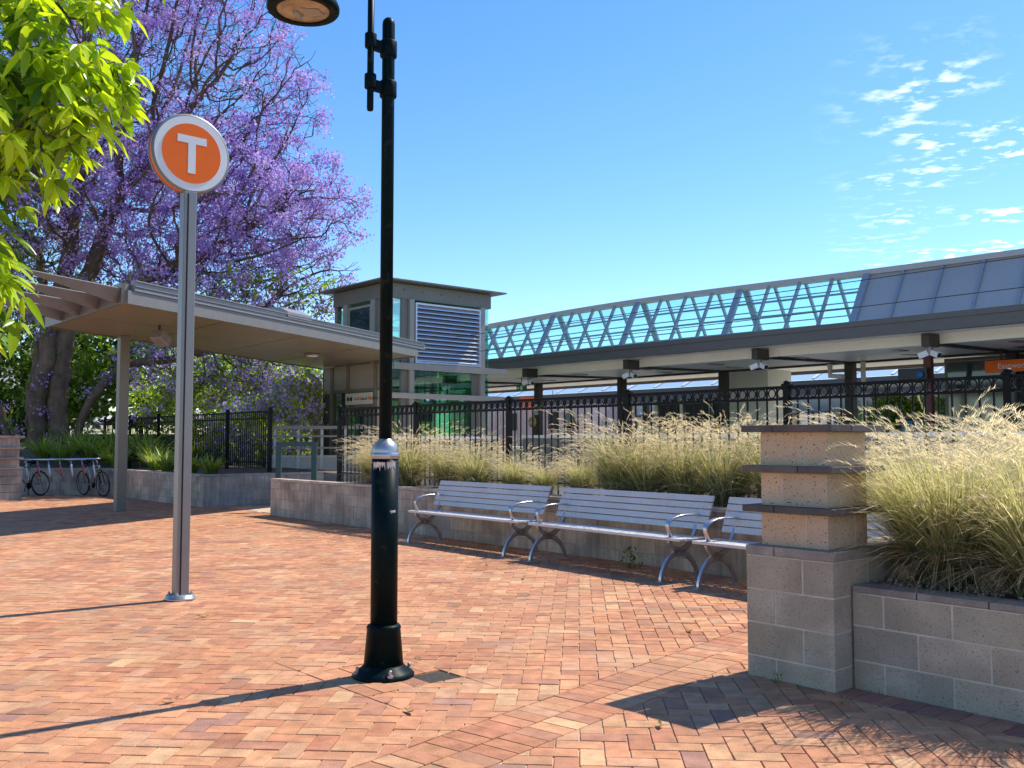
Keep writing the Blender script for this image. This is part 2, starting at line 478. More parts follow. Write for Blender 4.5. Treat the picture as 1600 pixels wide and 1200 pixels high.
ang = R(4.0)
hx = Vector((math.cos(ang), -math.sin(ang), 0)); hy = Vector((math.sin(ang), math.cos(ang), 0))
BW, BL = .1175, .235
def visible(x, y):
    if y < 2.6 or y > 33: return False
    if x > .60 * y + 1.2 or x < -.72 * y - 1.5: return False
    u, v = UV((x, y))
    if u > 3.9 and v < 17: return False
    if u > 7.5: return False
    return True
N_ = 330
for i in range(-N_, N_):
    for j in range(-N_, N_):
        # herringbone: in every cell of a (2x1) weave decide which brick starts here
        k = (i - j) % 4
        if k == 0: a0, b0, w, h = i, j, 2, 1
        elif k == 2: a0, b0, w, h = i, j - 1, 1, 2
        else: continue
        c = hx * ((a0 + w / 2) * BW) + hy * ((b0 + h / 2) * BW)
        if not visible(c.x, c.y): continue
        poly = []
        for sx, sy in ((0, 0), (w, 0), (w, h), (0, h)):
            q = hx * ((a0 + sx) * BW) + hy * ((b0 + sy) * BW); poly.append((q.x, q.y))
        polys = [poly]
        d_ = bnv.dot(c)
        if band_lo - .3 < d_ < band_hi + .3: polys = [q for p in polys for q in subtract(p, hp_band)]
        if (c - LAMP).length < .8: polys = [q for p in polys for q in subtract(p, hp_lamp)]
        u, v = UV(c)
        if v < .3 and u > -.3: polys = [q for p in polys for q in subtract(p, hp_edge)]
        col = brick_col()
        for p in polys: paver(p, col)
# the band: two rows of soldier bricks
for k in range(-80, 60):
    for r_ in range(2):
        s0 = k * BW + (.03 if r_ else 0)
        p0 = BD_O + bt * s0 - bnv * (.235 * (r_ + 1))
        q = [p0, p0 + bt * BW, p0 + bt * BW + bnv * .235, p0 + bnv * .235]
        c = q[0]
        if not visible(c.x, c.y): continue
        u, v = UV(c)
        if u > 1.6: continue
        paver([(x.x, x.y) for x in q])
# header course along the right-hand wall
for k in range(0, 40):
    p0 = S(RW_U - .24, -(k + 1) * BW)
    q = [p0, p0 + U * .235, p0 + U * .235 + V * BW, p0 + V * BW]
    paver([(x.x, x.y) for x in q], jit(random.choice([(.33, .14, .10), (.40, .17, .11), (.28, .12, .10)]), .12))
# disturbed bricks set square round the foot of the lamp post
for a_ in range(6):
    for b_ in range(3):
        if a_ in (4, 5) and b_ == 0: continue
        p0 = LAMP + U * (-.35 + a_ * .1167) + V * (-.35 + b_ * .2335)
        q = [p0, p0 + U * .1167, p0 + U * .1167 + V * .2335, p0 + V * .2335]
        c = (q[0] + q[2]) / 2
        if (c - LAMP).length < .1: continue
        paver([(x.x, x.y) for x in q], None, random.uniform(-.006, .003))
tag(pv.build('paving', M['paver']), kind='structure')
mb = MB(); mb.box(LAMP + U * .117 - V * .35 + Z * -.03, (U, V, Z), (.232, .232, .0225)); tag(mb.build('soil_with_hole_shade', M['hole_shade']), kind='structure')  # dark soil fill, painting in the shadow of the gap left by missing bricks

# ================================================================== BLOCKWORK
def wall_veneer(mb, P, t, n, L, courses, blen=.39, depth=.09, pal=((.30, .25, .21),), first=0.0, gap=.010, ja=.09):
    """blocks of one wall face; P = foot of its left end seen from outside, t along, n outward"""
    P, t, n = Vector(P), Vector(t), Vector(n)
    for ci, (z0, z1, ln, off) in enumerate(courses):
        x = -off
        while x < L:
            a, b = max(0, x), min(L, x + ln)
            if b - a > .02:
                col = jit(random.choice(pal), ja)
                pr = random.uniform(0, .002)
                mb.box(P + t * a - n * depth + Z * z0, (t, n, Z), (b - a - (gap if b < L else 0), depth + pr, z1 - z0), 0, col)
            x += ln
BASEPAL = ((.47, .375, .27), (.43, .345, .25), (.495, .395, .285), (.455, .37, .275))

# ---- brick pillar
pil = thing('block_pillar', S(.3, .3, 0), 'stepped block pillar with three dark ledges and peach upper blocks at the near wall end', 'pillar')
def pinwheel(mb, lo, hi, z0, z1, big, pal, mirror, gap=.010, proud=0):
    s = hi - lo; sm = s - big
    g = gap
    rects = [(lo, lo + big - g / 2, lo, lo + sm - g / 2), (lo + big + g / 2, hi, lo, lo + big - g / 2),
             (lo + sm + g / 2, hi, lo + big + g / 2, hi), (lo, lo + sm - g / 2, lo + sm + g / 2, hi)]
    for (a, b, c, d) in rects:
        if mirror: a, b, c, d = c, d, a, b
        mb.sbox(a, b, c, d, z0, z1, 0, jit(random.choice(pal), .08))
mb = MB()
for i, (z0, z1) in enumerate(((.54, .738), (.335, .53), (.13, .325), (-.03, .12))):
    pinwheel(mb, 0, .6, z0, z1, .395, BASEPAL, i % 2 == 1)
mb.build('base', M['block'], pil, bevel=.004)
mb = MB(); mb.sbox(.006, .594, .006, .594, -.03, 1.5); mb2 = MB()
mb.v = []; mb.f = []; mb.mi = []; mb.c = []; mb.sm = []
mb.sbox(.003, .597, .003, .597, -.03, .7445)
mb.sbox(.073, .527, .073, .527, .8045, 1.509)
mb.build('mortar_core', M['mortar'], pil)
PEACH = ((.62, .44, .285), (.58, .405, .26), (.57, .42, .285))
mb = MB()
for i, (z0, z1) in enumerate(((.806, 1.008), (1.058, 1.256), (1.306, 1.506))):
    pinwheel(mb, .07, .53, z0, z1, .31, PEACH, i % 2 == 1)
mb.build('upper_blocks', M['peach'], pil, bevel=.003)
mb = MB()
for i, (z0, z1) in enumerate(((1.012, 1.054), (1.260, 1.302), (1.510, 1.552))):
    pinwheel(mb, -.015, .615, z0, z1, .4, ((.10, .08, .07), (.085, .07, .062), (.13, .11, .095)), i % 2 == 0, gap=.006)
mb.build('ledge', M['capbrick'], pil, bevel=.004)
mb = MB(); pinwheel(mb, -.002, .602, .746, .803, .4, ((.27, .22, .18), (.30, .25, .21)), True, gap=.007)
mb.build('base_cap', M['capbrick'], pil, bevel=.004)

# ---- right-hand planter wall
RWM = 0
rw = thing('planter_wall', S(RW_U, -2, 0), 'low grey block planter wall running right from the stepped pillar', 'wall')
mb = MB()
wall_veneer(mb, S(RW_U, -.012, 0), -V, -U, 5.5, [(-.06, .160, .395, .2), (.170, .362, .395, .0), (.372, .552, .395, .2)], pal=BASEPAL)
mb.build('blocks', M['block'], rw, bevel=.004)
mb = MB(); mb.sbox(RW_U + .002, RW_U + .2, -5.5, -.012, -.06, .5585); mb.build('mortar_core', M['mortar'], rw)
mb = MB()
x = 0
while x < 5.4:
    mb.sbox(RW_U - .002, RW_U + .2, -.012 - x - .385, -.012 - x, .560, .598, 0, jit((.26, .215, .18), .12)); x += .392
mb.build('cap_course', M['capbrick'], rw, bevel=.004)
# ---- return wall behind the pillar
rt = thing('return_wall', S(2, .15, 0), 'block return wall joining the stepped pillar to the wall behind the benches', 'wall')
mb = MB(); wall_veneer(mb, S(.612, .04, 0), U, -V, 2.64, [(-.03, .12, .395, .2), (.13, .325, .395, 0), (.335, .53, .395, .2), (.54, .738, .395, 0)], pal=BASEPAL)
wall_veneer(mb, S(3.25, .30, 0), -U, V, 2.64, [(-.03, .12, .395, .2), (.13, .325, .395, 0), (.335, .53, .395, .2), (.54, .738, .395, 0)], pal=BASEPAL)
mb.build('blocks', M['block'], rt, bevel=.004)
mb = MB(); mb.sbox(.612, 3.25, .042, .298, -.03, .7445); mb.build('mortar_core', M['mortar'], rt)
mb = MB()
for k in range(7): mb.sbox(.612 + k * .397, .612 + k * .397 + .39, .036, .304, .746, .80, 0, jit((.42, .36, .29), .12))
mb.build('cap_course', M['capbrick'], rt, bevel=.004)

# ---- long wall behind the benches
BWA = S(3.28, .31, 0); BWM = S(3.58, 5.9, 0); BWB = S(3.67, 14.35, 0)
bt2 = (BWB - BWM).normalized(); bn2 = Vector((bt2.y, -bt2.x, 0))
if bn2.dot(U) > 0: bn2 = -bn2
FARPAL = ((.50, .395, .30), (.46, .37, .285), (.53, .42, .32), (.45, .375, .29))
bw = thing('planter_wall', tuple((BWA + BWB) / 2), 'long low block planter wall behind the silver benches', 'wall')
mb = MB(); mc = MB(); mk = MB()
cs = [(-.03, .13, .395, .2), (.14, .325, .395, 0), (.335, .52, .395, .2), (.53, .672, .395, 0)]
wall_veneer(mb, BWB - bn2 * .8, bn2, bt2, .8, cs, pal=FARPAL)
for Pa, Pb in ((BWB, BWM), (BWM, BWA)):
    t_ = (Pb - Pa); L_ = t_.length; t_.normalize(); n_ = Vector((t_.y, -t_.x, 0))
    if n_.dot(U) > 0: n_ = -n_
    wall_veneer(mb, Pa, t_, n_, L_ + .002, cs, pal=FARPAL)
    mc.box(Pa - n_ * .003 + t_ * .006 + Z * -.03, (t_, -n_, Z), (L_ - .006, .2, .705))
    x = 0
    while x < L_ - .05:
        mk.box(Pa + t_ * x + n_ * .008 + Z * .679, (t_, -n_, Z), (min(.388, L_ - x), .2, .043), 0, jit((.46, .38, .31), .12)); x += .392
mb.build('blocks', M['blockfar'], bw); mc.build('mortar_core', M['mortarfar'], bw); mk.build('cap_course', M['capbrick'], bw)
# soil in the planters
mb = MB()
def soil_sheet(pts, z, nseg=14):
    a, b, c, d = [Vector(p) for p in pts]; vs = []; fs = []
    for i in range(nseg + 1):
        for j in range(nseg + 1):
            s, t = i / nseg, j / nseg
            p = (a * (1 - s) + b * s) * (1 - t) + (d * (1 - s) + c * s) * t
            e = min(s, 1 - s, t, 1 - t)
            vs.append((p.x, p.y, z + (mnoise.noise(p * 1.7) * .05 + .05) * min(1, e * 5)))
    for i in range(nseg):
        for j in range(nseg):
            fs.append((i * (nseg + 1) + j, (i + 1) * (nseg + 1) + j, (i + 1) * (nseg + 1) + j + 1, i * (nseg + 1) + j + 1))
    return vs, fs
mb.add(*soil_sheet([BWA - bn2 * .15, BWB - bn2 * .15, S(4.5, 14.3), S(4.5, .2)], .66))
mb.add(*soil_sheet([S(.36, -5.5), S(.36, .03), S(4.5, .03), S(4.5, -5.5)], .545))
tag(mb.build('planter_soil', M['soil']), kind='structure')
# pebble mulch lying in the near planter
pm = MB()
for _ in range(1500):
    u = random.uniform(.42, 1.6); v = random.uniform(-2.2, .0)
    if random.random() < .4: u = random.uniform(.42, 1.2); v = random.uniform(-.6, 0)
    r_ = random.uniform(.006, .016); p = S(u, v, .583 + random.uniform(-.01, .02))
    g = random.uniform(.22, .62); col = (g, g * .76, g * .52)
    ax = Vector((random.gauss(0, 1), random.gauss(0, 1), random.gauss(0, 1))).normalized(); b_ = ax.orthogonal().normalized(); c_ = ax.cross(b_)
    vs = [p + ax * r_, p - ax * r_, p + b_ * r_ * .7, p - b_ * r_ * .7, p + c_ * r_ * .5, p - c_ * r_ * .5]
    pm.add(vs, [(0, 2, 4), (2, 1, 4), (1, 3, 4), (3, 0, 4), (2, 0, 5), (1, 2, 5), (3, 1, 5), (0, 3, 5)], 0, col)
tag(pm.build('pebble_mulch', M['blockfar']), 'pale pebble mulch on the soil behind the near planter wall', 'gravel', kind='stuff')

# ---- left planter
LPU, LPV = 3.56, 17.35
lp = thing('planter_wall', S(3.6, 20, 0), 'low block planter wall below the left picket fence and round the bicycle corner', 'wall')
mb = MB()
P1 = S(LPU, LPV); P2 = S(6.6, LPV); P3 = S(LPU, 23.95); P4 = Vector((-23.5, 25.9, 0))
wall_veneer(mb, P1, U, -V, 3.0, cs, pal=((.27, .26, .25), (.25, .25, .25), (.29, .28, .26)))
wall_veneer(mb, P3, -V, -U, 23.95 - LPV, cs, pal=FARPAL)
d34 = (P3 - P4); L34 = d34.length; d34.normalize(); n34 = Vector((d34.y, -d34.x, 0))
wall_veneer(mb, P4, d34, n34, L34, cs, pal=((.42, .36, .28), (.40, .34, .27), (.45, .38, .30)))
mb.build('blocks', M['blockfar'], lp)
mb = MB()
mb.box(P1 + V * .006 + U * .006 - Z * .03, (U, V, Z), (3.0, .2, .705))
mb.box(P1 + V * .2 + U * .006 - Z * .03, (U, V, Z), (.2, 23.95 - LPV - .2, .705))
mb.box(P4 - n34 * .006 - Z * .03, (d34, -n34, Z), (L34, .2, .705))
mb.build('mortar_core', M['mortarfar'], lp)
mb = MB()
def caprow(mb, P, t, inw, L, col, z0=.679, z1=.722):
    x = 0
    while x < L - .05:
        mb.box(P + t * x - inw * .008 + Z * z0, (t, inw, Z), (min(.388, L - x), .2, z1 - z0), 0, jit(col, .12)); x += .392
caprow(mb, P1, U, V, 3.0, (.22, .22, .215)); caprow(mb, P1 + V * .2, V, U, 23.95 - LPV - .2, (.42, .36, .30)); caprow(mb, P4, d34, -n34, L34, (.40, .34, .28), .681, .724)
mb.build('cap_course', M['capbrick'], lp)
mb = MB()
mb.add(*soil_sheet([S(LPU + .1, LPV + .1), S(LPU + .1, 23.95), S(9, 30), S(8, LPV + .1)], .67))
vs, fs = soil_sheet([P4 - n34 * .1, P3 + U * .1 - n34 * .05, S(9, 32), Vector((-25, 36, 0))], .67, 24)
vs = [(x, y, z + min(.55, max(0, (y - 26.2) * .22))) for x, y, z in vs]
mb.add(vs, fs)
tag(mb.build('garden_bed', M['soil']), kind='structure')

# small pillar at far left
sp = thing('block_pillar', (-13.6, 23.5, 0), 'block pillar with thin ledges at the left edge beside the bicycle rack', 'pillar')
def rot_box(mb, c, h, z0, z1, col=None, mi=0):
    mb.box(Vector((c[0], c[1], z0)) - U * h - V * h, (U, V, Z), (2 * h, 2 * h, z1 - z0), mi, col)
SPC = (-12.75, 23.75)
OFF[sp.name] = (SPC[0], SPC[1], 0); sp.location = OFF[sp.name]
mb = MB()
for k, (z0, z1) in enumerate(((0, .19), (.2, .39), (.4, .59), (.6, .76))): rot_box(mb, SPC, .36, z0, z1, jit((.36, .32, .28), .1))
for k, (z0, z1) in enumerate(((.81, 1.01), (1.06, 1.26), (1.31, 1.53))): rot_box(mb, SPC, .30, z0, z1, jit((.48, .40, .34), .1))
mb.build('blocks', M['blockfar'], sp)
mb = MB()
for z0, z1 in ((.764, .806), (1.014, 1.056), (1.264, 1.306), (1.534, 1.60)): rot_box(mb, SPC, .385, z0, z1, jit((.30, .25, .22), .1))
mb.build('ledge', M['capbrick'], sp)

# ================================================================== LAMP POST
lp_ = thing('street_lamp', tuple(LAMP), 'tall black street lamp post with silver dome collar standing on the brick paving', 'lamp post')
LX, LY = LAMP.x, LAMP.y
mb = MB(); mb.lathe(LAMP, [(.192, 0), (.192, .012), (.17, .03), (.135, .055), (.124, .07)], 40); mb.build('base_flange', M['pole_black'], lp_)
for k in range(4):
    mb = MB(); an = R(22 + 90 * k); p = LAMP + Vector((math.cos(an), math.sin(an), 0)) * .165
    mb.lathe(p + Z * .02, [(.022, 0), (.022, .014), (.011, .016), (.011, .04), (.004, .045)], 8, smooth=False); mb.build('bolt', M['silver'], lp_)
mb = MB(); mb.lathe(LAMP, [(.124, .06), (.104, .285), (.107, .292), (.107, .30), (.098, .312), (.085, .318)], 40); mb.build('base_cone', M['pole_black'], lp_)
mb = MB(); mb.lathe(LAMP, [(.084, .30), (.084, 1.348)], 40); mb.build('lower_shaft', M['pole_black'], lp_)
mb = MB()
mb.lathe(LAMP, [(.084, 1.342), (.088, 1.344), (.088, 1.375), (.0845, 1.379), (.084, 1.384)] + [(.0845 * math.cos(t) if .0845 * math.cos(t) > .042 else .042, 1.384 + .088 * math.sin(t)) for t in [R(x) for x in range(5, 62, 6)]] + [(.041, 1.468)], 40)
mb.build('dome_collar', M['silver'], lp_)
mb = MB(); mb.lathe(LAMP, [(.041, 1.45), (.041, 4.15), (.036, 4.175), (.022, 4.19), (.005, 4.195)], 24); mb.build('upper_shaft', M['pole_black'], lp_)
SD = -U * .135
mb = MB(); sidep = LAMP + SD
mb.lathe(sidep, [(.006, 3.546), (.018, 3.55), (.0215, 3.565), (.0215, 4.75)], 16)
HEAD = LAMP + (-U) * .615; hz = 4.06
pts = []
for k in range(13):
    t = math.pi * k / 12
    pts.append(sidep + (HEAD - sidep) * (.5 - .5 * math.cos(t)) + Z * (4.75 + .24 * math.sin(t)))
pts.append(HEAD + Z * 4.25)
mb.tube(pts, .0215, 12); mb.build('side_arm', M['pole_black'], lp_)
for zc in (3.985, 3.72):
    mb = MB()
    mb.lathe(sidep, [(.036, zc - .045 + .02), (.038, zc - .04 + .02), (.038, zc + .04 + .02), (.036, zc + .045 + .02)], 24)
    mb.lathe(LAMP, [(.052, zc - .052), (.055, zc - .046), (.055, zc + .046), (.052, zc + .052)], 28)
    mb.bar(sidep + Z * zc, LAMP + Z * zc, .03, .07)
    mb.build('clamp', M['pole_black'], lp_)
mb = MB(); hb = HEAD + Z * hz
mb.lathe(hb, [(.158, -.004), (.165, -.012), (.208, -.012), (.217, .0), (.217, .02), (.205, .05), (.16, .12), (.09, .2), (.05, .235), (.045, .3)], 48)
mb.build('lamp_head', M['pole_black'], lp_)
mb = MB(); mb.lathe(hb, [(.001, -.02), (.09, -.018), (.15, -.010), (.163, -.002), (.16, .002)], 40); lg = mb.build('lamp_glass', M['lampglass'], lp_)
mb = MB(); mb.tube([hb + Vector((-.05, -.03, -.023)), hb + Vector((-.02, .03, -.023))], [.012, .02], 10); mb.add([hb + Vector(p) for p in ((.0, -.07, -.0215), (.10, -.05, -.0205), (.12, .03, -.0195), (.02, .06, -.0215))], [(3, 2, 1, 0)])
mb.build('lamp_reflector', M['bronze_lt'], lp_)
# torn remains of stickers, wrapped round the lower shaft
mb = MB()
def patch_on_shaft(z, a0, a1, h, seed):
    r_ = random.Random(seed); n = 18; vs = []; fs = []
    for k in range(n + 1):
        an = R(a0 + (a1 - a0) * k / n)
        lo = z - h * r_.uniform(.2, 1.0) * (0.4 + .6 * abs(math.sin(k * .9 + seed))); hi = z + h * r_.uniform(.05, .25)
        for zz in (lo, hi): vs.append(LAMP + Vector((math.cos(an), math.sin(an), 0)) * .0852 + Z * zz)
    for k in range(n): fs.append((2 * k, 2 * k + 2, 2 * k + 3, 2 * k + 1))
    mb.add(vs, fs)
for q_ in ((1.315, -140, -82, .055, 1), (1.315, -75, -35, .05, 2), (1.318, -172, -150, .012, 5), (1.02, -60, -32, .02, 3)):
    mb = MB(); patch_on_shaft(*q_); mb.build('sticker', M['sticker'], lp_)


# ================================================================== T SIGN
TP = Vector((-3.05, 8.79, 0))
ts = thing('station_sign', tuple(TP), 'round orange and white T sign on a tall grey square pole', 'sign')
mb = MB(); mb.box(TP - U * .062 - V * .055, (U, V, Z), (.124, .11, 3.80)); mb.build('pole', M['greypole'], ts, bevel=.008)
mb = MB(); mb.box(TP - U * .030 - V * .061 + Z * .05, (U, V, Z), (.012, .122, 3.72)); mb.build('pole_groove', M['seam'], ts)
mb = MB(); mb.lathe(TP, [(.135, 0), (.135, .022), (.125, .026), (.125, .045), (.115, .05), (.07, .052)], 32)
for k in range(4):
    an = R(45 + 90 * k) - A41
    mb.lathe(TP + Vector((math.cos(an), math.sin(an), 0)) * .1 + Z * .05, [(.016, 0), (.016, .014), (.008, .016), (.008, .028)], 6, smooth=False)
mb.build('base_plate', M['silver'], ts)
SC0 = TP + Z * 4.155; NRM = -V
mb = MB(); mb.lathe(SC0 - NRM * .075, [(.36, .025), (.376, .029), (.376, .044), (.366, .048), (.366, .102), (.376, .106), (.376, .121), (.36, .125)], 64, axis=NRM); mb.build('rim', M['greypole'], ts)
mb = MB(); mb.lathe(SC0 - NRM * .027, [(.3685, 0), (.3685, .054)], 64, axis=NRM); mb.build('orange_band', M['orange'], ts)
for s in (1, -1):
    n_ = NRM * s; rt_ = U * s
    mb = MB(); mb.lathe(SC0 + n_ * .045, [(.352, 0), (.352, .010)], 64, axis=n_, smooth=False); mb.build('white_ring', M['white'], ts)
    mb = MB(); mb.lathe(SC0 + n_ * .053, [(.283, 0), (.283, .006)], 64, axis=n_, smooth=False); mb.build('orange_disc', M['orange'], ts)
    mb = MB()
    c_ = SC0 + n_ * .058
    mb.box(c_ - rt_ * .14 + Z * .095, (rt_, Z, n_), (.28, .07, .0025)); mb.box(c_ - rt_ * .036 - Z * .19, (rt_, Z, n_), (.072, .286, .0025))
    mb.build('letter_t', M['white'], ts)

# ================================================================== BENCHES
def make_bench(loc):
    t = thing('bench', loc, '', 'bench', 'silver slatted benches along the block wall')
    Xl, Yl = -V, U; base = Vector(loc)
    P = lambda x, y, z: base + Xl * x + Yl * y + Z * z
    L = 2.48
    mb = MB()
    for (y0, y1, z) in ((0, .093, .452), (.105, .2, .448), (.212, .307, .446), (.319, .414, .449)):
        mb.box(P(0, y0, z - .03), (Xl, Yl, Z), (L, y1 - y0, .03))
    mb.build('seat', M['alu'], t, bevel=.005)
    mb = MB()
    by, bz = math.sin(R(21)), math.cos(R(21)); dv = Yl * by + Z * bz; dn = Yl * bz - Z * by
    for k in range(5):
        s0 = .085 + k * .078
        mb.box(P(.02, .40, .44) + dv * s0, (Xl, dv, dn), (L - .04, .067, .026))
    mb.build('backrest', M['alu'], t, bevel=.005)
    for xx in (.17, L - .17):
        mb = MB()
        def flat(pts, w):      # cast bar of changing width, 28 mm thick, in the plane of depth and height
            n = len(pts); vs = []; fs = []
            for i, (y, z) in enumerate(pts):
                a = pts[max(0, i - 1)]; b = pts[min(n - 1, i + 1)]
                ty, tz = b[0] - a[0], b[1] - a[1]; l = math.hypot(ty, tz); ny, nz = -tz / l, ty / l
                h = w[i] / 2
                for sx in (-.017, .017):
                    for sg in (-1, 1): vs.append(P(xx + sx, y + ny * h * sg, z + nz * h * sg))
            for i in range(n - 1):
                q = 4 * i
                for (a, b) in ((0, 1), (1, 3), (3, 2), (2, 0)): fs.append((q + a, q + b, q + 4 + b, q + 4 + a))
            fs += [(0, 2, 3, 1), (4 * n - 4, 4 * n - 3, 4 * n - 1, 4 * n - 2)]
            mb.add(vs, fs, smooth=True)
        flat([(-.10, 0), (-.095, .05), (-.075, .11), (-.035, .18), (.03, .245), (.10, .285), (.17, .295)], [.045, .04, .04, .044, .052, .065, .09])
        flat([(.46, 0), (.452, .06), (.43, .12), (.39, .18), (.33, .235), (.26, .275), (.17, .295)], [.04, .038, .04, .044, .052, .065, .09])
        flat([(.02, .42), (.04, .385), (.08, .345), (.17, .295)], [.04, .042, .05, .09])
        flat([(.565, .80), (.50, .64), (.44, .50), (.40, .43), (.33, .36), (.26, .315), (.17, .295)], [.03, .034, .04, .045, .05, .06, .09])
        mb.box(P(xx - .05, -.125, 0), (Xl, Yl, Z), (.1, .05, .008)); mb.box(P(xx - .05, .44, 0), (Xl, Yl, Z), (.1, .05, .008))
        mb.box(P(xx - .02, .01, .405), (Xl, Yl, Z), (.04, .40, .012))
        mb.build('leg_frame', M['cast'], t, bevel=.004)
    for xx in (.17, L - .17):
        mb = MB()
        pts = [(.06, .452), (.035, .50), (.012, .55), (.008, .585), (.03, .62), (.08, .648), (.16, .668), (.26, .676), (.36, .674), (.47, .668)]
        vs = []; fs = []
        for i, (y, z) in enumerate(pts):
            a = pts[max(0, i - 1)]; b = pts[min(len(pts) - 1, i + 1)]
            ty, tz = b[0] - a[0], b[1] - a[1]; l = math.hypot(ty, tz); ny, nz = -tz / l, ty / l
            w = .032 if i > 3 else .024
            for sx in (-w, w):
                for sg in (-.010, .010): vs.append(P(xx + sx, y + ny * sg, z + nz * sg))
        for i in range(len(pts) - 1):
            q = 4 * i
            for (a, b) in ((0, 1), (1, 3), (3, 2), (2, 0)): fs.append((q + a, q + b, q + 4 + b, q + 4 + a))
        n4 = 4 * len(pts); fs += [(0, 2, 3, 1), (n4 - 4, n4 - 3, n4 - 1, n4 - 2)]
        mb.add(vs, fs, smooth=True); mb.build('armrest', M['cast'], t, bevel=.005)
    return t
b0 = make_bench((0, 0, 0))
for k, (u, v, rz, lab) in enumerate(((2.88, 8.47, -1.0, 'silver slatted bench farthest from the pillar, behind the black lamp post'), (2.79, 5.76, -3.2, 'middle silver slatted bench, with both its armrests in full view'),
                         (2.62, 3.10, -3.2, 'silver slatted bench half hidden behind the stepped pillar'))):
    c = b0 if k == 0 else copy_tree(b0)
    c.location = S(u, v); c.rotation_euler.z = R(rz); c['label'] = lab; OFF[c.name] = tuple(c.location)

# ================================================================== FENCES
def ring_fence():
    t = thing('picket_fence', S(4.27, 6, 0), 'black picket fence with a frieze of rings behind the grasses', 'fence')
    posts = [12.75, 10.25, 7.83, 5.43, 3.03, .66, -1.74]
    zb = .55
    for i, v in enumerate(posts):
        mb = MB(); mb.sbox(4.27 - .036, 4.27 + .036, v - .036, v + .036, .3, 2.075)
        p = mb.build('post', M['black'], t)
        mb = MB(); mb.sbox(4.27 - .048, 4.27 + .048, v - .048, v + .048, 2.077, 2.102)
        mb.lathe(S(4.27, v, 2.103), [(.04, 0), (.044, .01), (.04, .022), (.024, .034), (.004, .038)], 16)
        mb.build('post_cap', M['black'], p)
    for a, b in zip(posts[:-1], posts[1:]):
        for z, h in ((2.062, .034), (1.930, .030), (.86, .03)):
            mb = MB(); mb.sbox(4.252, 4.288, b + .04, a - .04, z - h / 2, z + h / 2); mb.build('rail', M['black'], t)
        n = 17; st = (a - b) / (n + 1); m1 = MB(); m2 = MB()
        for k in range(1, n + 1):
            v = b + st * k; m1.sbox(4.261, 4.279, v - .008, v + .008, zb, 2.05)
        for k in range(n + 1):
            v = b + st * (k + .5)
            if k in (0, n): v += .015 if k == 0 else -.015
            cx = S(4.27, v, 1.996); rr = .046; vs = []; fs = []; N = 20
            for q in range(N):
                an = 2 * math.pi * q / N
                for r_, du in ((rr + .005, -.007), (rr + .005, .007), (rr - .005, .007), (rr - .005, -.007)):
                    vs.append(cx + V * math.cos(an) * r_ + Z * math.sin(an) * (r_ + .004) + U * du)
            for q in range(N):
                for e in range(4): fs.append((q * 4 + e, ((q + 1) % N) * 4 + e, ((q + 1) % N) * 4 + (e + 1) % 4, q * 4 + (e + 1) % 4))
            m2.add(vs, fs, smooth=True)
        m1.build('picket_row', M['black'], t); m2.build('ring_frieze', M['black'], t)
ring_fence()
def plain_fence():
    u0 = 5.72
    t = thing('picket_fence', S(u0, 22, 0), 'plain black picket fence above the left planter beside the jacaranda', 'fence')
    posts = [18.5 + 2.45 * k for k in range(6)]
    for v in posts:
        mb = MB(); mb.sbox(u0 - .04, u0 + .04, v - .04, v + .04, .6, 2.30); mb.build('post', M['black'], t)
    for a, b in zip(posts[:-1], posts[1:]):
        for z in (2.20, 2.03, .93):
            mb = MB(); mb.sbox(u0 - .018, u0 + .018, a + .04, b - .04, z - .02, z + .02); mb.build('rail', M['black'], t)
        mb = MB(); n = 20; st = (b - a) / (n + 1)
        for k in range(1, n + 1):
            v = a + st * k; mb.sbox(u0 - .01, u0 + .01, v - .01, v + .01, .8, 2.20)
        mb.build('picket_row', M['black'], t)
plain_fence()

# teal gate frame and the pale ramp rails behind the end of the long wall
gf = thing('gate_frame', S(4.6, 14.7, .7), 'dark teal square steel frame at the end of the long planter wall', 'frame')
ga = Vector((-4.86, 19.75, 0)); gb = Vector((-4.12, 19.75, 0)); OFF[gf.name] = tuple(ga); gf.location = ga
for p in (ga, gb):
    mb = MB(); mb.box(p + Vector((-.055, -.04, .3)), (Vector((1, 0, 0)), Vector((0, 1, 0)), Z), (.11, .08, 1.05)); mb.build('post', M['teal'], gf)
mb = MB(); mb.box(ga + Vector((-.055, -.04, 1.35)), (Vector((1, 0, 0)), Vector((0, 1, 0)), Z), (.85, .08, .10)); mb.build('top_rail', M['teal'], gf)
rr_ = thing('ramp_railing', (-5.5, 26, .5), 'pale grey ramp railing behind the dark teal frame', 'railing')
for z in (1.84, 1.60, 1.28):
    mb = MB(); mb.bar((-6.8, 26.2, z), (-3.4, 26.2, z), .07, .09 if z > 1.7 else .05); mb.build('rail', M['gutter'], rr_)
for x in (-6.6, -5.95, -5.3, -4.65, -4.0):
    mb = MB(); mb.box((x, 26.22, .2), (Vector((1, 0, 0)), Vector((0, 1, 0)), Z), (.07, .07, 1.6)); mb.build('post', M['offwhite'], rr_)
rw2 = thing('ramp_wall', (-5.5, 27, 0), 'grey concrete ramp wall behind the pale railing', 'wall')
mb = MB(); mb.wbox(-7.0, -3.0, 27, 27.25, -.05, 1.0); mb.build('wall_face', M['concrete'], rw2)
mb = MB(); mb.wbox(-7.0, -3.0, 26.97, 27.28, 1.0, 1.06); mb.build('coping', M['coping'], rw2)

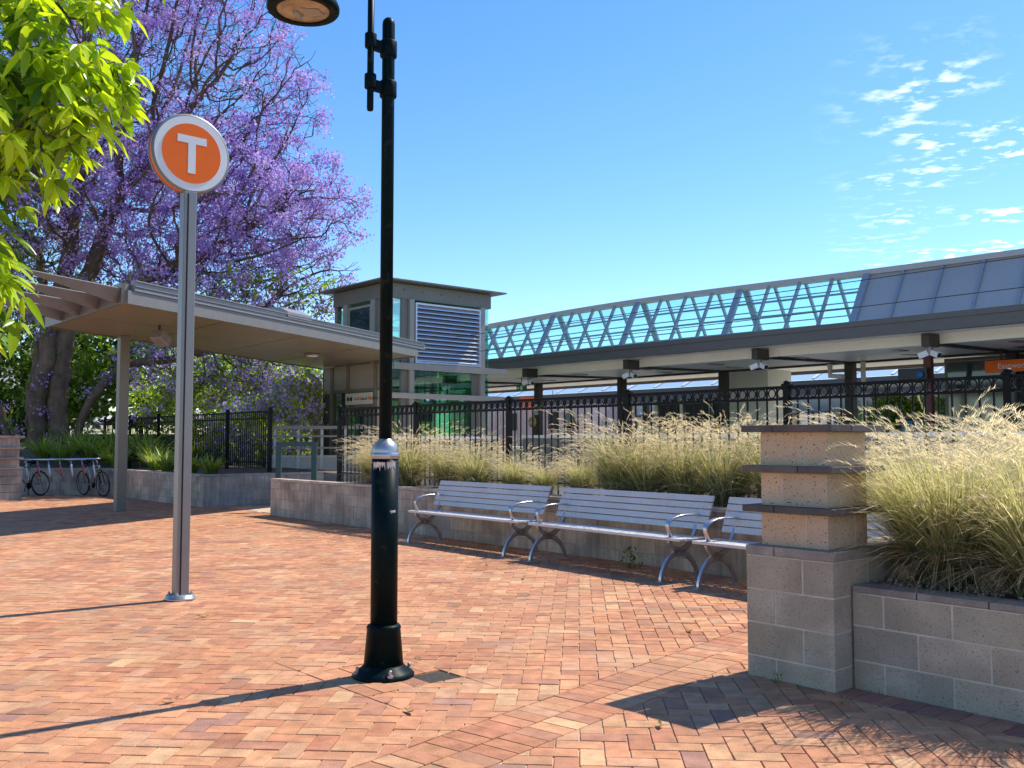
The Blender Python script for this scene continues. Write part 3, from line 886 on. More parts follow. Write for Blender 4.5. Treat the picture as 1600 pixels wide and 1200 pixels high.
# ================================================================== BICYCLES AND RACK
RA = Vector((-13.1, 25.25, 0)); RB = Vector((-10.95, 25.25, 0))
rk = thing('bicycle_rack', tuple((RA + RB) / 2), 'silver bicycle rack rail with slanting red and white wheel bars', 'bicycle rack')
mb = MB(); mb.tube([RA + Z * .965, RB + Z * .99], .03, 10); mb.build('top_rail', M['cast'], rk)
for p in (RA + Vector((.12, .25, 0)), RB + Vector((-.12, .25, 0))):
    mb = MB(); mb.tube([p, p + Z * .75, p + Z * .97 - Vector((0, .25, 0))], .028, 8); mb.build('post', M['cast'], rk)
for k in range(7):
    p = RA.lerp(RB, (k + .5) / 7.2) + Z * .965
    mb = MB(); mb.tube([p, p + Vector((.12, -.02, -.50)), p + Vector((.05, .12, -.56)), p + Vector((-.06, .2, -.52))], .018, 8)
    w = mb.build('wheel_bar', M['cast'], rk)
    mb = MB(); q = p + Vector((.028, -.025, -.13)); q2 = p + Vector((.098, -.05, -.43))
    mb.tube([q, q2], .021, 8); mb.build('red_sleeve', M['red' if k % 2 else 'white'], w)

def make_bike(loc, heading, label):
    t = thing('bicycle', loc, label, 'bicycle')
    a = R(heading); F_ = Vector((math.sin(a), math.cos(a), 0)); Sd = Vector((F_.y, -F_.x, 0)); base = Vector(loc)
    lean = .10
    P = lambda x, z, s=0: base + F_ * x + Sd * (s + z * lean) + Z * z
    for x in (-.52, .52):
        c = P(x, .335); ax = (Sd - Z * lean).normalized()
        a_ = F_; b_ = ax.cross(a_).normalized()
        pts = [c + (a_ * math.cos(2 * math.pi * k / 28) + b_ * math.sin(2 * math.pi * k / 28)) * .315 for k in range(29)]
        mb = MB(); mb.tube(pts, .021, 8, cap=False); w = mb.build('wheel', M['rubber'], t)
        mb = MB(); pts = [c + (p - c) * .925 for p in pts]; mb.tube(pts, .010, 6, cap=False); mb.build('rim', M['silver'], w)
        mb = MB()
        for k in range(18):
            an = 2 * math.pi * k / 18; mb.tube([c + ax * (.025 if k % 2 else -.025), c + (a_ * math.cos(an) + b_ * math.sin(an)) * .29], .0022, 4, cap=False)
        mb.tube([c - ax * .04, c + ax * .04], .02, 8); mb.build('spoke', M['silver'], w)
    mb = MB()
    BB = P(-.06, .29); ST = P(-.20, .78); HD = P(.36, .82); HB = P(.39, .70); RH = P(-.52, .335); FH = P(.52, .335)
    for p, q, r_ in ((BB, ST, .017), (ST + (BB - ST) * .06, HD, .016), (BB, HB, .02), (HD, HB, .02)): mb.tube([p, q], r_, 8)
    for s in (-.05, .05):
        mb.tube([BB, RH + Sd * s], .010, 6); mb.tube([ST, RH + Sd * s], .009, 6)
    mb.build('frame', M['silver'], t)
    mb = MB()
    for s in (-.055, .055): mb.tube([HB, HB + Sd * s - Z * .02, FH + Sd * s], .013, 6)
    mb.build('fork', M['black'], t)
    mb = MB(); mb.tube([HD, HD + Z * .14 - F_ * .02], .014, 8); hb_ = HD + Z * .15
    mb.tube([hb_ - Sd * .3 - F_ * .08, hb_ - Sd * .16, hb_ + F_ * .03, hb_ + Sd * .16, hb_ + Sd * .3 - F_ * .08], .012, 8); mb.build('handlebar', M['black'], t)
    mb = MB(); mb.tube([ST, ST + (ST - BB).normalized() * .12], .013, 8); sp_ = ST + (ST - BB).normalized() * .13
    mb.tube([sp_ - F_ * .13, sp_ - F_ * .06 + Z * .012, sp_ + F_ * .05 + Z * .008, sp_ + F_ * .15], [.06, .065, .035, .016], 8); mb.build('saddle', M['black'], t)
    mb = MB(); mb.lathe(BB - Sd * .05, [(.09, 0), (.09, .006)], 20, axis=Sd)
    mb.tube([BB + Sd * .06, BB + Sd * .07 - Z * .16 + F_ * .03], .01, 6); mb.tube([BB - Sd * .06, BB - Sd * .07 + Z * .16 - F_ * .03], .01, 6)
    mb.build('crank', M['black'], t)
    return t
make_bike((-12.75, 24.95, 0), 195, 'bicycle standing in the left end of the rack beside the small pillar')
make_bike((-11.2, 25.45, 0), 128, 'silver framed bicycle leaning at the right end of the rack')

# ================================================================== CONCOURSE CANOPY
cz = 3.67
cA, cB, cC, cD = S(.10, 12.37), S(9.09, 17.1), S(9.5, 22.6), S(.09, 16.6)
cn = thing('canopy', S(1.77, 17.34, 0), 'flat bronze walkway canopy on a square post in front of the glass lift tower', 'canopy')
fA = (cB - cA); fL = fA.length; fd = fA.normalized(); fn = Vector((fd.y, -fd.x, 0))      # fn faces the camera side
mb = MB()
def lerp4(s, t): return (cA * (1 - s) + cB * s) * (1 - t) + (cD * (1 - s) + cC * s) * t
ns, nt_ = 4, 2
for i in range(ns):
    for j in range(nt_):
        e = .0022; q = []
        for (s, t) in ((i / ns + e, j / nt_ + e), ((i + 1) / ns - e, j / nt_ + e), ((i + 1) / ns - e, (j + 1) / nt_ - e), (i / ns + e, (j + 1) / nt_ - e)): q.append(lerp4(s, t) + Z * cz)
        mb.prism(q, Z * .02)
mb.build('soffit', M['soffit'], cn)
mb = MB(); mb.prism([p + Z * (cz + .012) for p in (lerp4(.002, .002), lerp4(.998, .002), lerp4(.998, .998), lerp4(.002, .998))], Z * .02); mb.build('seam_backing', M['seam'], cn)
mb = MB(); mb.prism([p + Z * (cz + .04) for p in (cA, cB, cC, cD)], Z * .26); mb.build('roof', M['bronze'], cn)
mb = MB()
mb.box(cA + fn * .06 + Z * (cz - .025), (fd, -fn, Z), (fL, .06, .215))
mb.build('fascia', M['fasc_br'], cn)
mb = MB()
for (z0, z1, pr) in ((.195, .225, .085), (.225, .262, .065), (.262, .275, .10), (.275, .345, .075), (.345, .362, .11)):
    mb.box(cA + fd * .12 + fn * pr + Z * (cz + z0), (fd, -fn, Z), (fL - .12 + .35, pr, z1 - z0))
mb.build('gutter', M['gutter'], cn)
eR = (cC - cB).normalized()
mb = MB()
for (P_, Q_) in ((cB, cC), (cA, cD)):
    d_ = (Q_ - P_).normalized(); n_ = Vector((d_.y, -d_.x, 0))
    if n_.dot(P_ - (cA + cB + cC + cD) / 4) < 0: n_ = -n_
    mb.box(P_ + n_ * .06 + Z * (cz - .025), (d_, -n_, Z), ((Q_ - P_).length, .06, .33))
d_ = (cC - cD).normalized(); n_ = Vector((-d_.y, d_.x, 0))
mb.box(cD + n_ * .06 + Z * (cz - .02), (d_, -n_, Z), ((cC - cD).length, .06, .33))
mb.build('edge_beam', M['bronze'], cn)
mb = MB(); p = S(1.77, 17.34); mb.box(p - U * .1 - V * .1, (U, V, Z), (.2, .2, cz)); mb.build('post', M['bronze'], cn, bevel=.008)
mb = MB(); mb.box(p - U * .106 - V * .03 + Z * 1.55, (U, V, Z), (.006, .09, .44)); mb.build('label_strip', M['gutter'], cn)
# tapered sun blades reaching out from the left end
eL = (cD - cA); nb = 4
for k in range(nb):
    mb = MB(); st = cA + eL * (.02 + k * .235) + Z * (cz + .23); L_ = 1.95
    a = st - fd * .02; b_ = st - fd * L_
    back = -fn
    tilt = (back * .52 - Z * .85).normalized()
    w0, w1 = .26, .04
    vs = []
    for q, w in ((a, w0), (b_, w1)):
        for th in (0, .03):
            nn = tilt.cross(fd).normalized() * th
            vs += [q + nn, q + tilt * w + nn]
    mb.add(vs, [(0, 1, 5, 4), (2, 6, 7, 3), (0, 4, 6, 2), (1, 3, 7, 5), (0, 2, 3, 1), (4, 5, 7, 6)])
    mb.build('sun_blade', M['fasc_br'], cn)
# things fixed to the canopy
fl = thing('flood_light', tuple(lerp4(.17, .42) + Z * cz), 'small pale floodlight under the near half of the bronze canopy', 'light')
p = lerp4(.17, .42) + Z * cz
mb = MB(); mb.box(p - U * .02 - V * .02 - Z * .16, (U, V, Z), (.04, .04, .16)); mb.build('bracket', M['dark'], fl)
mb = MB(); dr = (fd * .75 - Z * .45 - fn * .0).normalized(); sd_ = dr.cross(Z).normalized(); up_ = sd_.cross(dr)
mb.box(p - Z * .22 - dr * .10 - sd_ * .13 - up_ * .1, (dr, sd_, up_), (.30, .26, .2)); mb.build('housing', M['gutter'], fl, bevel=.02)
mb = MB(); mb.box(p - Z * .22 + dr * .20 - sd_ * .11 - up_ * .08, (dr, sd_, up_), (.012, .22, .16)); mb.build('lens', M['bronze_lt'], fl)
dl = thing('ceiling_light', tuple(lerp4(.72, .48) + Z * cz), 'round flat light under the bronze canopy near the lift tower', 'light')
p = lerp4(.72, .48) + Z * (cz - .005)
mb = MB(); mb.lathe(p, [(.2, 0), (.2, -.05), (.17, -.06)][::-1], 32); mb.build('rim', M['bronze'], dl)
mb = MB(); mb.lathe(p, [(.001, -.085), (.1, -.08), (.165, -.058)], 32); mb.build('diffuser', M['white'], dl)
vent = thing('roof_vent', tuple(cA + fd * 4.5 + Z * (cz + .36)), 'small folded metal cover on the edge of the bronze canopy roof', 'roof cover')
mb = MB(); p = cA + fd * 4.3 - fn * .15 + Z * (cz + .30); mb.prism([p + fn * .25, p + fn * .25 + Z * .10, p + fn * .06 + Z * .2, p - fn * .4 + Z * .2, p - fn * .4], fd * .85); mb.build('cover', M['gutter'], vent)

# ================================================================== LIFT TOWER
TU, TV = 9.3, 18.74          # near corner
TW, TD = 3.62, 2.85          # along U (right face), along V (left face)
tw = thing('lift_tower', S(TU + TW / 2, TV + TD / 2, 0), 'glass and bronze lift tower with a big louvre panel and flat roof', 'lift tower')
mb = MB(); mb.sbox(TU - .38, TU + TW + .36, TV - .38, TV + TD + .3, 5.86, 5.90)
mb.build('roof', M['bronze'], tw)
mb = MB(); mb.sbox(TU - .03, TU + TW + .03, TV - .03, TV + TD + .03, 5.42, 5.84)
for k in range(5): mb.lathe(S(TU + .5 + k * .65, TV - .03, 5.66), [(.02, 0), (.02, .02)], 8, axis=-V)
mb.build('roof_beam', M['bronze'], tw)
def frame_part(u0, u1, v0, v1, z0, z1, m='bronze_lt', name='mullion'):
    mb = MB(); mb.sbox(u0, u1, v0, v1, z0, z1); return mb.build(name, M[m], tw)
# right face (normal -V): columns at the corner, before the louvres and at the far end
frame_part(TU, TU + .16, TV, TV + .16, 0, 5.42, 'bronze', 'column')
frame_part(TU + .66, TU + .82, TV - .10, TV + .08, 0, 5.42, 'bronze_lt', 'column')
frame_part(TU + TW - .42, TU + TW - .25, TV - .10, TV + .08, 0, 5.42, 'bronze_lt', 'column')
frame_part(TU + TW - .14, TU + TW, TV + TD - .14, TV + TD, 0, 5.42, 'bronze', 'column')
frame_part(TU, TU + .14, TV + TD - .16, TV + TD, 0, 5.42, 'bronze', 'column')
frame_part(TU + TW - .65, TU + TW - .42, TV + .0, TV + .12, 0, 3.5, 'bronze', 'column')
frame_part(TU + .44, TU + .66, TV + .0, TV + .12, 0, 5.42, 'bronze', 'column')
# horizontal bands
frame_part(TU + .1, TU + TW + .55, TV - .16, TV - .101, 3.44, 3.62, 'bronze_lt', 'band')
frame_part(TU - .05, TU + TW + .55, TV - .16, TV - .101, 2.64, 2.79, 'bronze_lt', 'band')
# glazing of the right face
for (a, b_, z0, z1) in ((TU + .16, TU + .44, 3.62, 5.42), (TU + .16, TU + .44, 1.6, 2.64), (TU + .16, TU + .44, 2.79, 3.44), (TU + .82, TU + TW - .65, 2.79, 3.46), (TU + .82, TU + TW - .65, 1.62, 2.62), (TU + TW - .25, TU + TW - .02, 1.62, 5.42)):
    mb = MB(); mb.sbox(a, b_, TV + .03, TV + .045, z0, z1); mb.build('glazing', M['glass'], tw)
# glazing of the other faces
for q_ in ((TU + TW - .04, TU + TW - .02, TV + .05, TV + TD - .14, 1.62, 5.42), (TU + .3, TU + TW - .3, TV + TD - .05, TV + TD - .03, 1.62, 5.42), (TU + .02, TU + .035, TV + .3, TV + TD - .16, 3.62, 5.30)):
    mb = MB(); mb.sbox(*q_); mb.build('glazing', M['glass'], tw)
# louvre panel
lv = MB(); u0, u1, z0, z1 = TU + .84, TU + TW - .44, 3.64, 5.34
for (a, b_, c_, d_) in ((u0, u1, z0, z0 + .05), (u0, u1, z1 - .05, z1), (u0, u0 + .05, z0 + .05, z1 - .05), (u1 - .05, u1, z0 + .05, z1 - .05)): lv.sbox(a, b_, TV - .13, TV - .02, c_, d_)
pn = lv.build('louvre_panel', M['louvre'], tw)
lv = MB(); n = 13
for k in range(n):
    zz = z0 + .05 + (z1 - z0 - .1) * (k + .0) / n; h = (z1 - z0 - .1) / n
    lv.prism([S(u0 + .05, TV - .125, zz + h * .12), S(u0 + .05, TV - .12, zz + h * .34), S(u0 + .05, TV - .03, zz + h * 1.02), S(u0 + .05, TV - .03, zz + h * .8)], U * (u1 - u0 - .1))
lv.build('slat', M['louvre'], pn)
lv = MB(); lv.sbox(u0 + .05, u1 - .05, TV - .018, TV - .01, z0, z1); lv.build('backing', M['dark'], pn)
# left face (normal -U): upper windows and lift entrance
frame_part(TU - .05, TU + .1, TV + .60, TV + .82, 3.55, 5.42, 'bronze_lt', 'column')
frame_part(TU - .05, TU + .1, TV + 2.05, TV + 2.3, 3.55, 5.42, 'bronze_lt', 'column')
frame_part(TU + .0, TU + .1, TV + .16, TV + .60, 3.55, 5.42, 'bronze', 'panel')
mb = MB(); mb.sbox(TU - .005, TU + .018, TV + .9, TV + 1.98, 3.7, 5.25); wn_ = mb.build('window', M['darkglass'], tw)
mb = MB()
for (a, b_, c_, d_) in ((.82, 2.05, 5.25, 5.32), (.82, .9, 3.62, 5.25), (1.98, 2.05, 3.62, 5.25)): mb.sbox(TU - .02, TU + .02, TV + a, TV + b_, c_, d_)
mb.build('frame', M['bronze_lt'], wn_)
# entrance below the canopy
mb = MB(); mb.sbox(TU - .02, TU + .02, TV + .02, TV + 3.4, 2.95, 3.64); mb.build('upper_panel', M['bronze_lt'], tw)
for v in (.55, 2.0, 2.9):
    mb = MB(); mb.sbox(TU - .06, TU + .0, TV + v - .07, TV + v + .07, .0, 3.64); mb.build('mullion', M['bronze'], tw)
mb = MB(); mb.sbox(TU - .04, TU + .03, TV + .05, TV + 3.4, 2.86, 2.95); mb.build('transom', M['bronze'], tw)
mb = MB(); mb.sbox(TU - .01, TU + .03, TV + .02, TV + .48, .0, 2.86); mb.build('side_panel', M['offwhite'], tw)
mb = MB(); mb.sbox(TU + .22, TU + .26, TV + .62, TV + 1.28, .0, 2.45); d1_ = mb.build('lift_door', M['cast'], tw)
mb = MB(); mb.sbox(TU + .22, TU + .26, TV + 1.285, TV + 1.93, .0, 2.45); mb.build('lift_door', M['cast'], tw)
for q_ in (.85, 1.5):
    mb = MB(); mb.sbox(TU + .2, TU + .218, TV + q_, TV + q_ + .2, .9, 2.2); mb.build('door_glass', M['darkglass'], tw)
mb = MB(); mb.sbox(TU + .1, TU + .3, TV + .55, TV + 2.0, 2.45, 2.86); mb.build('door_header', M['bronze_lt'], tw)
mb = MB(); mb.sbox(TU + .0, TU + .05, TV + 2.07, TV + 2.42, .0, 2.86); mb.build('dark_jamb', M['dark'], tw)
mb = MB(); mb.sbox(TU + .0, TU + .03, TV + 2.42, TV + 2.83, .3, 2.86); mb.build('side_glazing', M['glass'], tw)
mb = MB(); mb.sbox(TU + .0, TU + .05, TV + 2.97, TV + 3.5, .0, 3.6); mb.build('dark_panel', M['dark'], tw)
mb = MB(); mb.sbox(TU + .05, TU + TW + .15, TV - .2, TV - .11, .0, 1.52); mb.build('plinth', M['oldconc'], tw)
mb = MB(); mb.sbox(TU - .0, TU + TW + .2, TV - .24, TV - .09, 1.524, 1.60); mb.build('plinth_cap', M['coping'], tw)
mb = MB(); mb.sbox(TU + .3, TU + TW - .3, TV + .3, TV + TD - .3, 1.5, 1.54); mb.build('car_floor', M['concrete'], tw)
mb = MB(); mb.sbox(TU + .95, TU + 2.3, TV + 1.0, TV + 2.4, 1.55, 2.58); lc = mb.build('lift_car', M['lime'], tw)
mb = MB(); mb.sbox(TU + 1.75, TU + 2.28, TV + .97, TV + .99, 2.05, 2.4); mb.build('screen', M['dark'], lc)
mb = MB()
for k in range(7): mb.sbox(TU + .95 + k * .27, TU + .985 + k * .27, TV + .7, TV + .735, 2.6, 5.4)
for z in (3.2, 3.9, 4.6): mb.sbox(TU + .5, TU + TW - .5, TV + .75, TV + .85, z, z + .12)
mb.build('lift_gear', M['steel'], tw)
# lift sign
sg = thing('direction_sign', S(TU - .1, TV + 1.3, 2.7), 'cream direction sign with small icons above the lift doors', 'sign')
mb = MB(); mb.sbox(TU - .13, TU - .07, TV + .62, TV + 1.98, 2.50, 2.82); mb.build('board', M['offwhite'], sg)
text_mesh('lettering', 'To     Trains & West Plaza', .115, S(TU - .135, TV + 1.50, 2.62), -V, Z, M['dark'], sg)
for v, r_, m_ in ((1.82, .062, 'dark'), (1.66, .062, 'dark'), (1.28, .05, 'orange'), (.72, .05, 'orange')):
    mb = MB(); mb.lathe(S(TU - .131, TV + v, 2.66), [(r_, 0), (r_, .008)], 20, axis=-U, smooth=False); mb.build('icon', M[m_], sg)
# downpipe beside the tower
dp = thing('downpipe', S(TU - .15, TV + 3.62, 0), 'brown column with a cranked rainwater pipe under the far canopy edge', 'pipe')
mb = MB(); mb.sbox(TU - .22, TU - .02, TV + 3.52, TV + 3.72, 0, 3.2); mb.build('column', M['bronze'], dp)
mb = MB(); p = S(TU - .12, TV + 3.62, 0); mb.tube([p + Z * 3.15, p + Z * 3.3, p + Z * 3.45 - U * .25 + V * .1, p + Z * 3.62 - U * .3 + V * .12], .085, 12); mb.build('pipe', M['bronze_lt'], dp)

# ================================================================== PLATFORM AND ITS ROOF
mb = MB(); mb.sbox(14.9, 27.5, -6, 62, -.3, 1.2); tag(mb.build('platform', M['concrete']), kind='structure')
mb = MB(); mb.sbox(14.75, 15.15, -6, 62, 1.204, 1.27); tag(mb.build('platform_edge', M['coping']), kind='structure')
mb = MB(); mb.sbox(6.8, 14.74, -8, 18.0, -.05, .12); mb.sbox(13.2, 14.74, 18.0, 62, -.05, .12); tag(mb.build('track_bed', M['ballast']), kind='structure')
for uu in (10.9, 12.35):
    mb = MB(); mb.sbox(uu, uu + .07, -8, 62, .125, .28); tag(mb.build('rail', M['silver']), kind='structure')
pw = thing('parapet_wall', S(14, 10, 0), 'low concrete parapet with a white top between the tracks and the platform', 'wall')
mb = MB(); mb.sbox(13.95, 14.1, -6, 18.4, .1, 1.55); mb.build('wall_face', M['oldconc'], pw)
mb = MB(); mb.sbox(13.88, 14.17, -6, 18.4, 1.554, 1.64); mb.build('coping', M['coping'], pw)

EU, RU, BU = 15.8, 21.4, 26.6
FZ0, FZ1 = 3.92, 4.30
V0, V1 = -5.0, 60.0
pr = thing('platform_roof', S(RU, 20, 1.2), 'long grey station roof with a glazed ridge lantern above the platform', 'station roof')
mb = MB()
mb.sbox(EU - .06, EU + .12, V0, V1, FZ0, FZ1 - .13); mb.sbox(EU - .10, EU + .12, V0, V1, FZ1 - .128, FZ1); mb.build('fascia', M['fascia'], pr)
mb = MB(); mb.prism([S(EU + .12, V0, FZ0 + .02), S(17.0, V0, 3.98), S(17.0, V0, 4.06), S(EU + .12, V0, 4.06)], V * (V1 - V0)); mb.build('eave_soffit', M['cream'], pr)
mb = MB(); mb.sbox(17.0, 17.06, V0, V1, 3.74, 4.05); mb.build('bulkhead', M['cream'], pr)
mb = MB(); mb.prism([S(17.06, V0, 3.78), S(RU, V0, 3.86), S(RU, V0, 3.93), S(17.06, V0, 3.93)], V * (V1 - V0))
mb.prism([S(RU + .01, V0, 3.92), S(BU, V0, 4.10), S(BU, V0, 4.2), S(RU + .01, V0, 4.2)], V * (V1 - V0)); mb.build('soffit', M['cream'], pr)
mb = MB(); mb.prism([S(EU + .121, V0, 4.08), S(RU, V0, 4.3), S(BU, V0, 4.3), S(BU, V0, 4.21), S(EU + .121, V0, 4.21)], V * (V1 - V0)); mb.build('roof_sheet', M['cladding'], pr)
mb = MB(); mb.sbox(BU, BU + .12, V0, V1, 3.98, 4.30); mb.build('fascia', M['fascia'], pr)
mb = MB(); mb.sbox(RU - .07, RU + .07, V0, V1, 3.80, 3.86); mb.build('ceiling_joint', M['steel'], pr)
colv = [-2.1 + 4.65 * k for k in range(14)]
for v in colv:
    mb = MB(); mb.sbox(RU - .13, RU + .13, v - .13, v + .13, 1.2, 3.86); mb.build('column', M['steel'], pr)
    mb = MB(); mb.prism([S(17.08, v - .06, 3.70), S(RU - .14, v - .06, 3.80), S(RU - .14, v - .06, 3.87), S(17.08, v - .06, 3.80)], V * .12)
    mb.sbox(16.45, 17.0, v - .09, v + .09, 3.66, 3.95); mb.build('cross_beam', M['steel'], pr)
# glazed lantern
def ridge_z(v): return 6.36 + .22 * math.exp(-((v - 21) / 9) ** 2)
LB, LBZ = 1.42, 4.30
step = 1.13; vs0 = 11.15; SPLIT = 11.15
stations = [vs0 + step * k for k in range(-14, 40)]
lant = MB()
for a, b_ in zip(stations[:-1], stations[1:]):
    za, zb = ridge_z(a), ridge_z(b_)
    for s in (-1, 1):
        glz = MB()
        lant_v = [S(RU + s * LB, a, LBZ), S(RU + s * LB, b_, LBZ), S(RU + s * .12, b_, zb), S(RU + s * .12, a, za)]
        lant.add(lant_v, [(0, 1, 2, 3) if s > 0 else (3, 2, 1, 0)], 1 if a < SPLIT - .01 else 0)
lo = lant.build('lantern', [M['roofglass'], M['cladding']], pr)
bars = MB()
for k, v in enumerate(stations):
    zr = ridge_z(v); thick = (k - 14) % 4 == 0 and v >= SPLIT - .01
    for s in (-1, 1):
        p, q = S(RU + s * (LB + .02), v, LBZ - .1), S(RU + s * .12, v, zr + .02)
        nrm = (Z * LB + U * s * (zr - LBZ)).normalized()
        bars.bar(p + nrm * .03, q + nrm * .03, (.22 if thick else (.075 if v > SPLIT - .01 else .08)), .10 if v > SPLIT - .01 else .07, up=nrm)
bars.build('glazing_bars', M['bluebar'], lo)
pur = MB()
for f in (.2, .4, .6, .8):
    for s in (1, -1):
        for a, b_ in zip(stations[14:-1], stations[15:]):
            za, zb = LBZ + (ridge_z(a) - LBZ) * f, LBZ + (ridge_z(b_) - LBZ) * f
            uu = RU + s * (LB + (.12 - LB) * f)
            pur.bar(S(uu - s * .06, a, za), S(uu - s * .06, b_, zb), (.06 if s > 0 else .035), (.06 if s > 0 else .035))
pur.build('purlin', M['bluebar'], lo)
rg = MB()
for a, b_ in zip(stations[:-1], stations[1:]):
    rg.bar(S(RU, a, ridge_z(a) + .06), S(RU, b_, ridge_z(b_) + .06), .42, .16)
rg.build('ridge_cap', M['cladding'], lo)
# far platform's roof beyond
fr = thing('platform_roof', S(36, 20, 1.2), 'second station roof with a pale blue glazed strip beyond the first platform', 'station roof')
mb = MB(); mb.sbox(33.5, 33.7, -5, 70, 3.55, 4.25); mb.build('fascia', M['fascia'], fr)
mb = MB(); mb.prism([S(33.71, -5, 4.0), S(41, -5, 4.0), S(41, -5, 4.1), S(33.71, -5, 4.1)], V * 75); mb.build('soffit', M['cream'], fr)
mb = MB(); mb.prism([S(33.9, -5, 4.3), S(34.3, -5, 4.32), S(36.0, -5, 5.1), S(35.8, -5, 5.1)], V * 75); mb.build('roof_sheet', M['paleblue'], fr)
mb = MB()
for k in range(40): mb.bar(S(33.85, -4 + 1.9 * k, 4.34), S(35.75, -4 + 1.9 * k, 5.14), .12, .06)
mb.build('glazing_bars', M['white'], fr)
for k in range(9):
    mb = MB(); mb.sbox(36.5, 36.75, -2 + 7 * k, -1.75 + 7 * k, 1.2, 4.0); mb.build('column', M['steel'], fr)
mb = MB(); mb.sbox(30.6, 45, -6, 70, -.3, 1.2); tag(mb.build('platform', M['concrete']), kind='structure')

# ------------------------------------------------------------- buildings under the roofs
def glazed(name, label, u0, u1, v0, v1, z1, nwin, face='u', wallm='bronze'):
    t = thing(name, S(u0, v0, 1.2), label, 'building')
    mb = MB(); mb.sbox(u0 + .12, u1, v0, v1, 1.2, z1); mb.build('wall', M[wallm], t)
    w = (v1 - v0) / nwin
    for k in range(nwin):
        mb = MB(); mb.sbox(u0 + .06, u0 + .115, v0 + w * k + .12, v0 + w * (k + 1) - .12, 1.35, z1 - .95); p = mb.build('window', M['darkglass'], t)
        mb = MB(); mb.sbox(u0 + .02, u0 + .1, v0 + w * k + .09, v0 + w * k + .12, 1.3, z1 - .9); mb.sbox(u0 + .02, u0 + .1, v0 + w * k + .12, v0 + w * (k + 1) - .12, z1 - .93, z1 - .89); mb.build('frame', M['gutter'], p)
        mb = MB(); mb.sbox(u0 + .06, u0 + .115, v0 + w * k + .12, v0 + w * (k + 1) - .12, z1 - .85, z1 - .12); p = mb.build('window', M['darkglass'], t)
        mb = MB(); mb.sbox(u0 + .02, u0 + .1, v0 + w * k + .09, v0 + w * k + .12, z1 - .85, z1 - .1); mb.sbox(u0 + .02, u0 + .1, v0 + w * k + .12, v0 + w * (k + 1) - .12, z1 - .12, z1 - .08); mb.build('frame', M['gutter'], p)
        mb = MB(); mb.sbox(u0 - .02, u0 + .15, v0 + w * k - .08, v0 + w * k + .08, 1.2, z1); mb.build('mullion', M['bronze'], t)
    return t
glazed('waiting_room', 'brown framed glass waiting room behind the orange station name board', 21.7, 24.5, -3, 9.2, 3.8, 6)
glazed('waiting_room', 'glazed platform room seen left of the lift tower under the far roof', 21.7, 24.5, 38, 54, 3.8, 7)
NBV = 7.10
# station name board
nb_ = thing('name_board', S(20.2, 6.0, 3.0), 'orange station name board with white letters beyond the ring fence', 'sign')
mb = MB(); mb.sbox(20.2, 20.25, 3.2, 7.42, 3.22, 3.53); mb.build('board', M['orange'], nb_)
text_mesh('lettering', 'Eastwood', .195, S(20.185, NBV, 3.315), -V, Z, M['white'], nb_)
mb = MB(); mb.sbox(20.21, 20.24, 7.0, 7.04, 3.535, 3.85); mb.build('hanger', M['steel'], nb_)
mb = MB(); mb.sbox(20.21, 20.24, 4.2, 4.24, 3.535, 3.85); mb.build('hanger', M['steel'], nb_)
# pink clad hut with dark windows, orange sign
ph = thing('platform_hut', S(24, 33, 1.2), 'pinkish clad platform hut with dark windows seen through the ring fence', 'building')
mb = MB(); mb.sbox(31.5, 35, 32.5, 45, 1.2, 3.5)
for k in range(50): mb.sbox(31.47, 31.5, 32.6 + k * .25, 32.68 + k * .25, 1.25, 3.45)
mb.build('wall', M['pink'], ph)
for v, w in ((35.2, .7), (38.6, .6), (42.5, .9)):
    mb = MB(); mb.sbox(31.43, 31.46, v, v + w, 2.1, 3.1); mb.build('window', M['dark'], ph)
mb = MB(); mb.sbox(31.40, 31.44, 42.6, 45, 2.45, 2.8); mb.build('orange_sign', M['signred'], ph)
mb = MB(); mb.sbox(31.38, 31.402, 43.3, 44.2, 2.55, 2.7); mb.build('white_mark', M['white'], ph)
ob = thing('shop_sign', S(31.2, 37, 3.5), 'orange red sign board above the pinkish platform hut', 'sign')
mb = MB(); mb.sbox(31.15, 31.22, 36.4, 38.0, 3.52, 4.02); mb.build('board', M['signred'], ob)
mb = MB(); mb.sbox(31.23, 31.3, 36.6, 36.68, 3.4, 3.9); mb.build('strut', M['steel'], ob)
nt_ = thing('notice', S(21.2, 25.7, 2.6), 'white notice sheet fixed to a dark column beyond the ring fence', 'notice')
mb = MB(); mb.sbox(21.225, 21.25, 25.55, 25.85, 2.55, 2.98); mb.build('sheet', M['white'], nt_)
mb = MB()
for k in range(5): mb.sbox(21.221, 21.224, 25.6, 25.8, 2.62 + k * .07, 2.64 + k * .07)
mb.build('printed_lines', M['gutter'], nt_)
rd = thing('card_reader', S(21.1, 25.7, 1.2), 'yellow and white card reader on a dark stand beside a platform column', 'card reader')
mb = MB(); mb.sbox(21.02, 21.12, 25.62, 25.78, 1.2, 2.1); mb.build('stand', M['dark'], rd)
mb = MB(); mb.lathe(S(21.0, 25.7, 2.25), [(.2, 0), (.22, .02), (.22, .06), (.2, .08)], 28, axis=-U); mb.build('face', M['yellow'], rd)
mb = MB(); mb.lathe(S(20.91, 25.72, 2.22), [(.1, 0), (.1, .01)], 24, axis=-U); mb.build('pad', M['white'], rd)
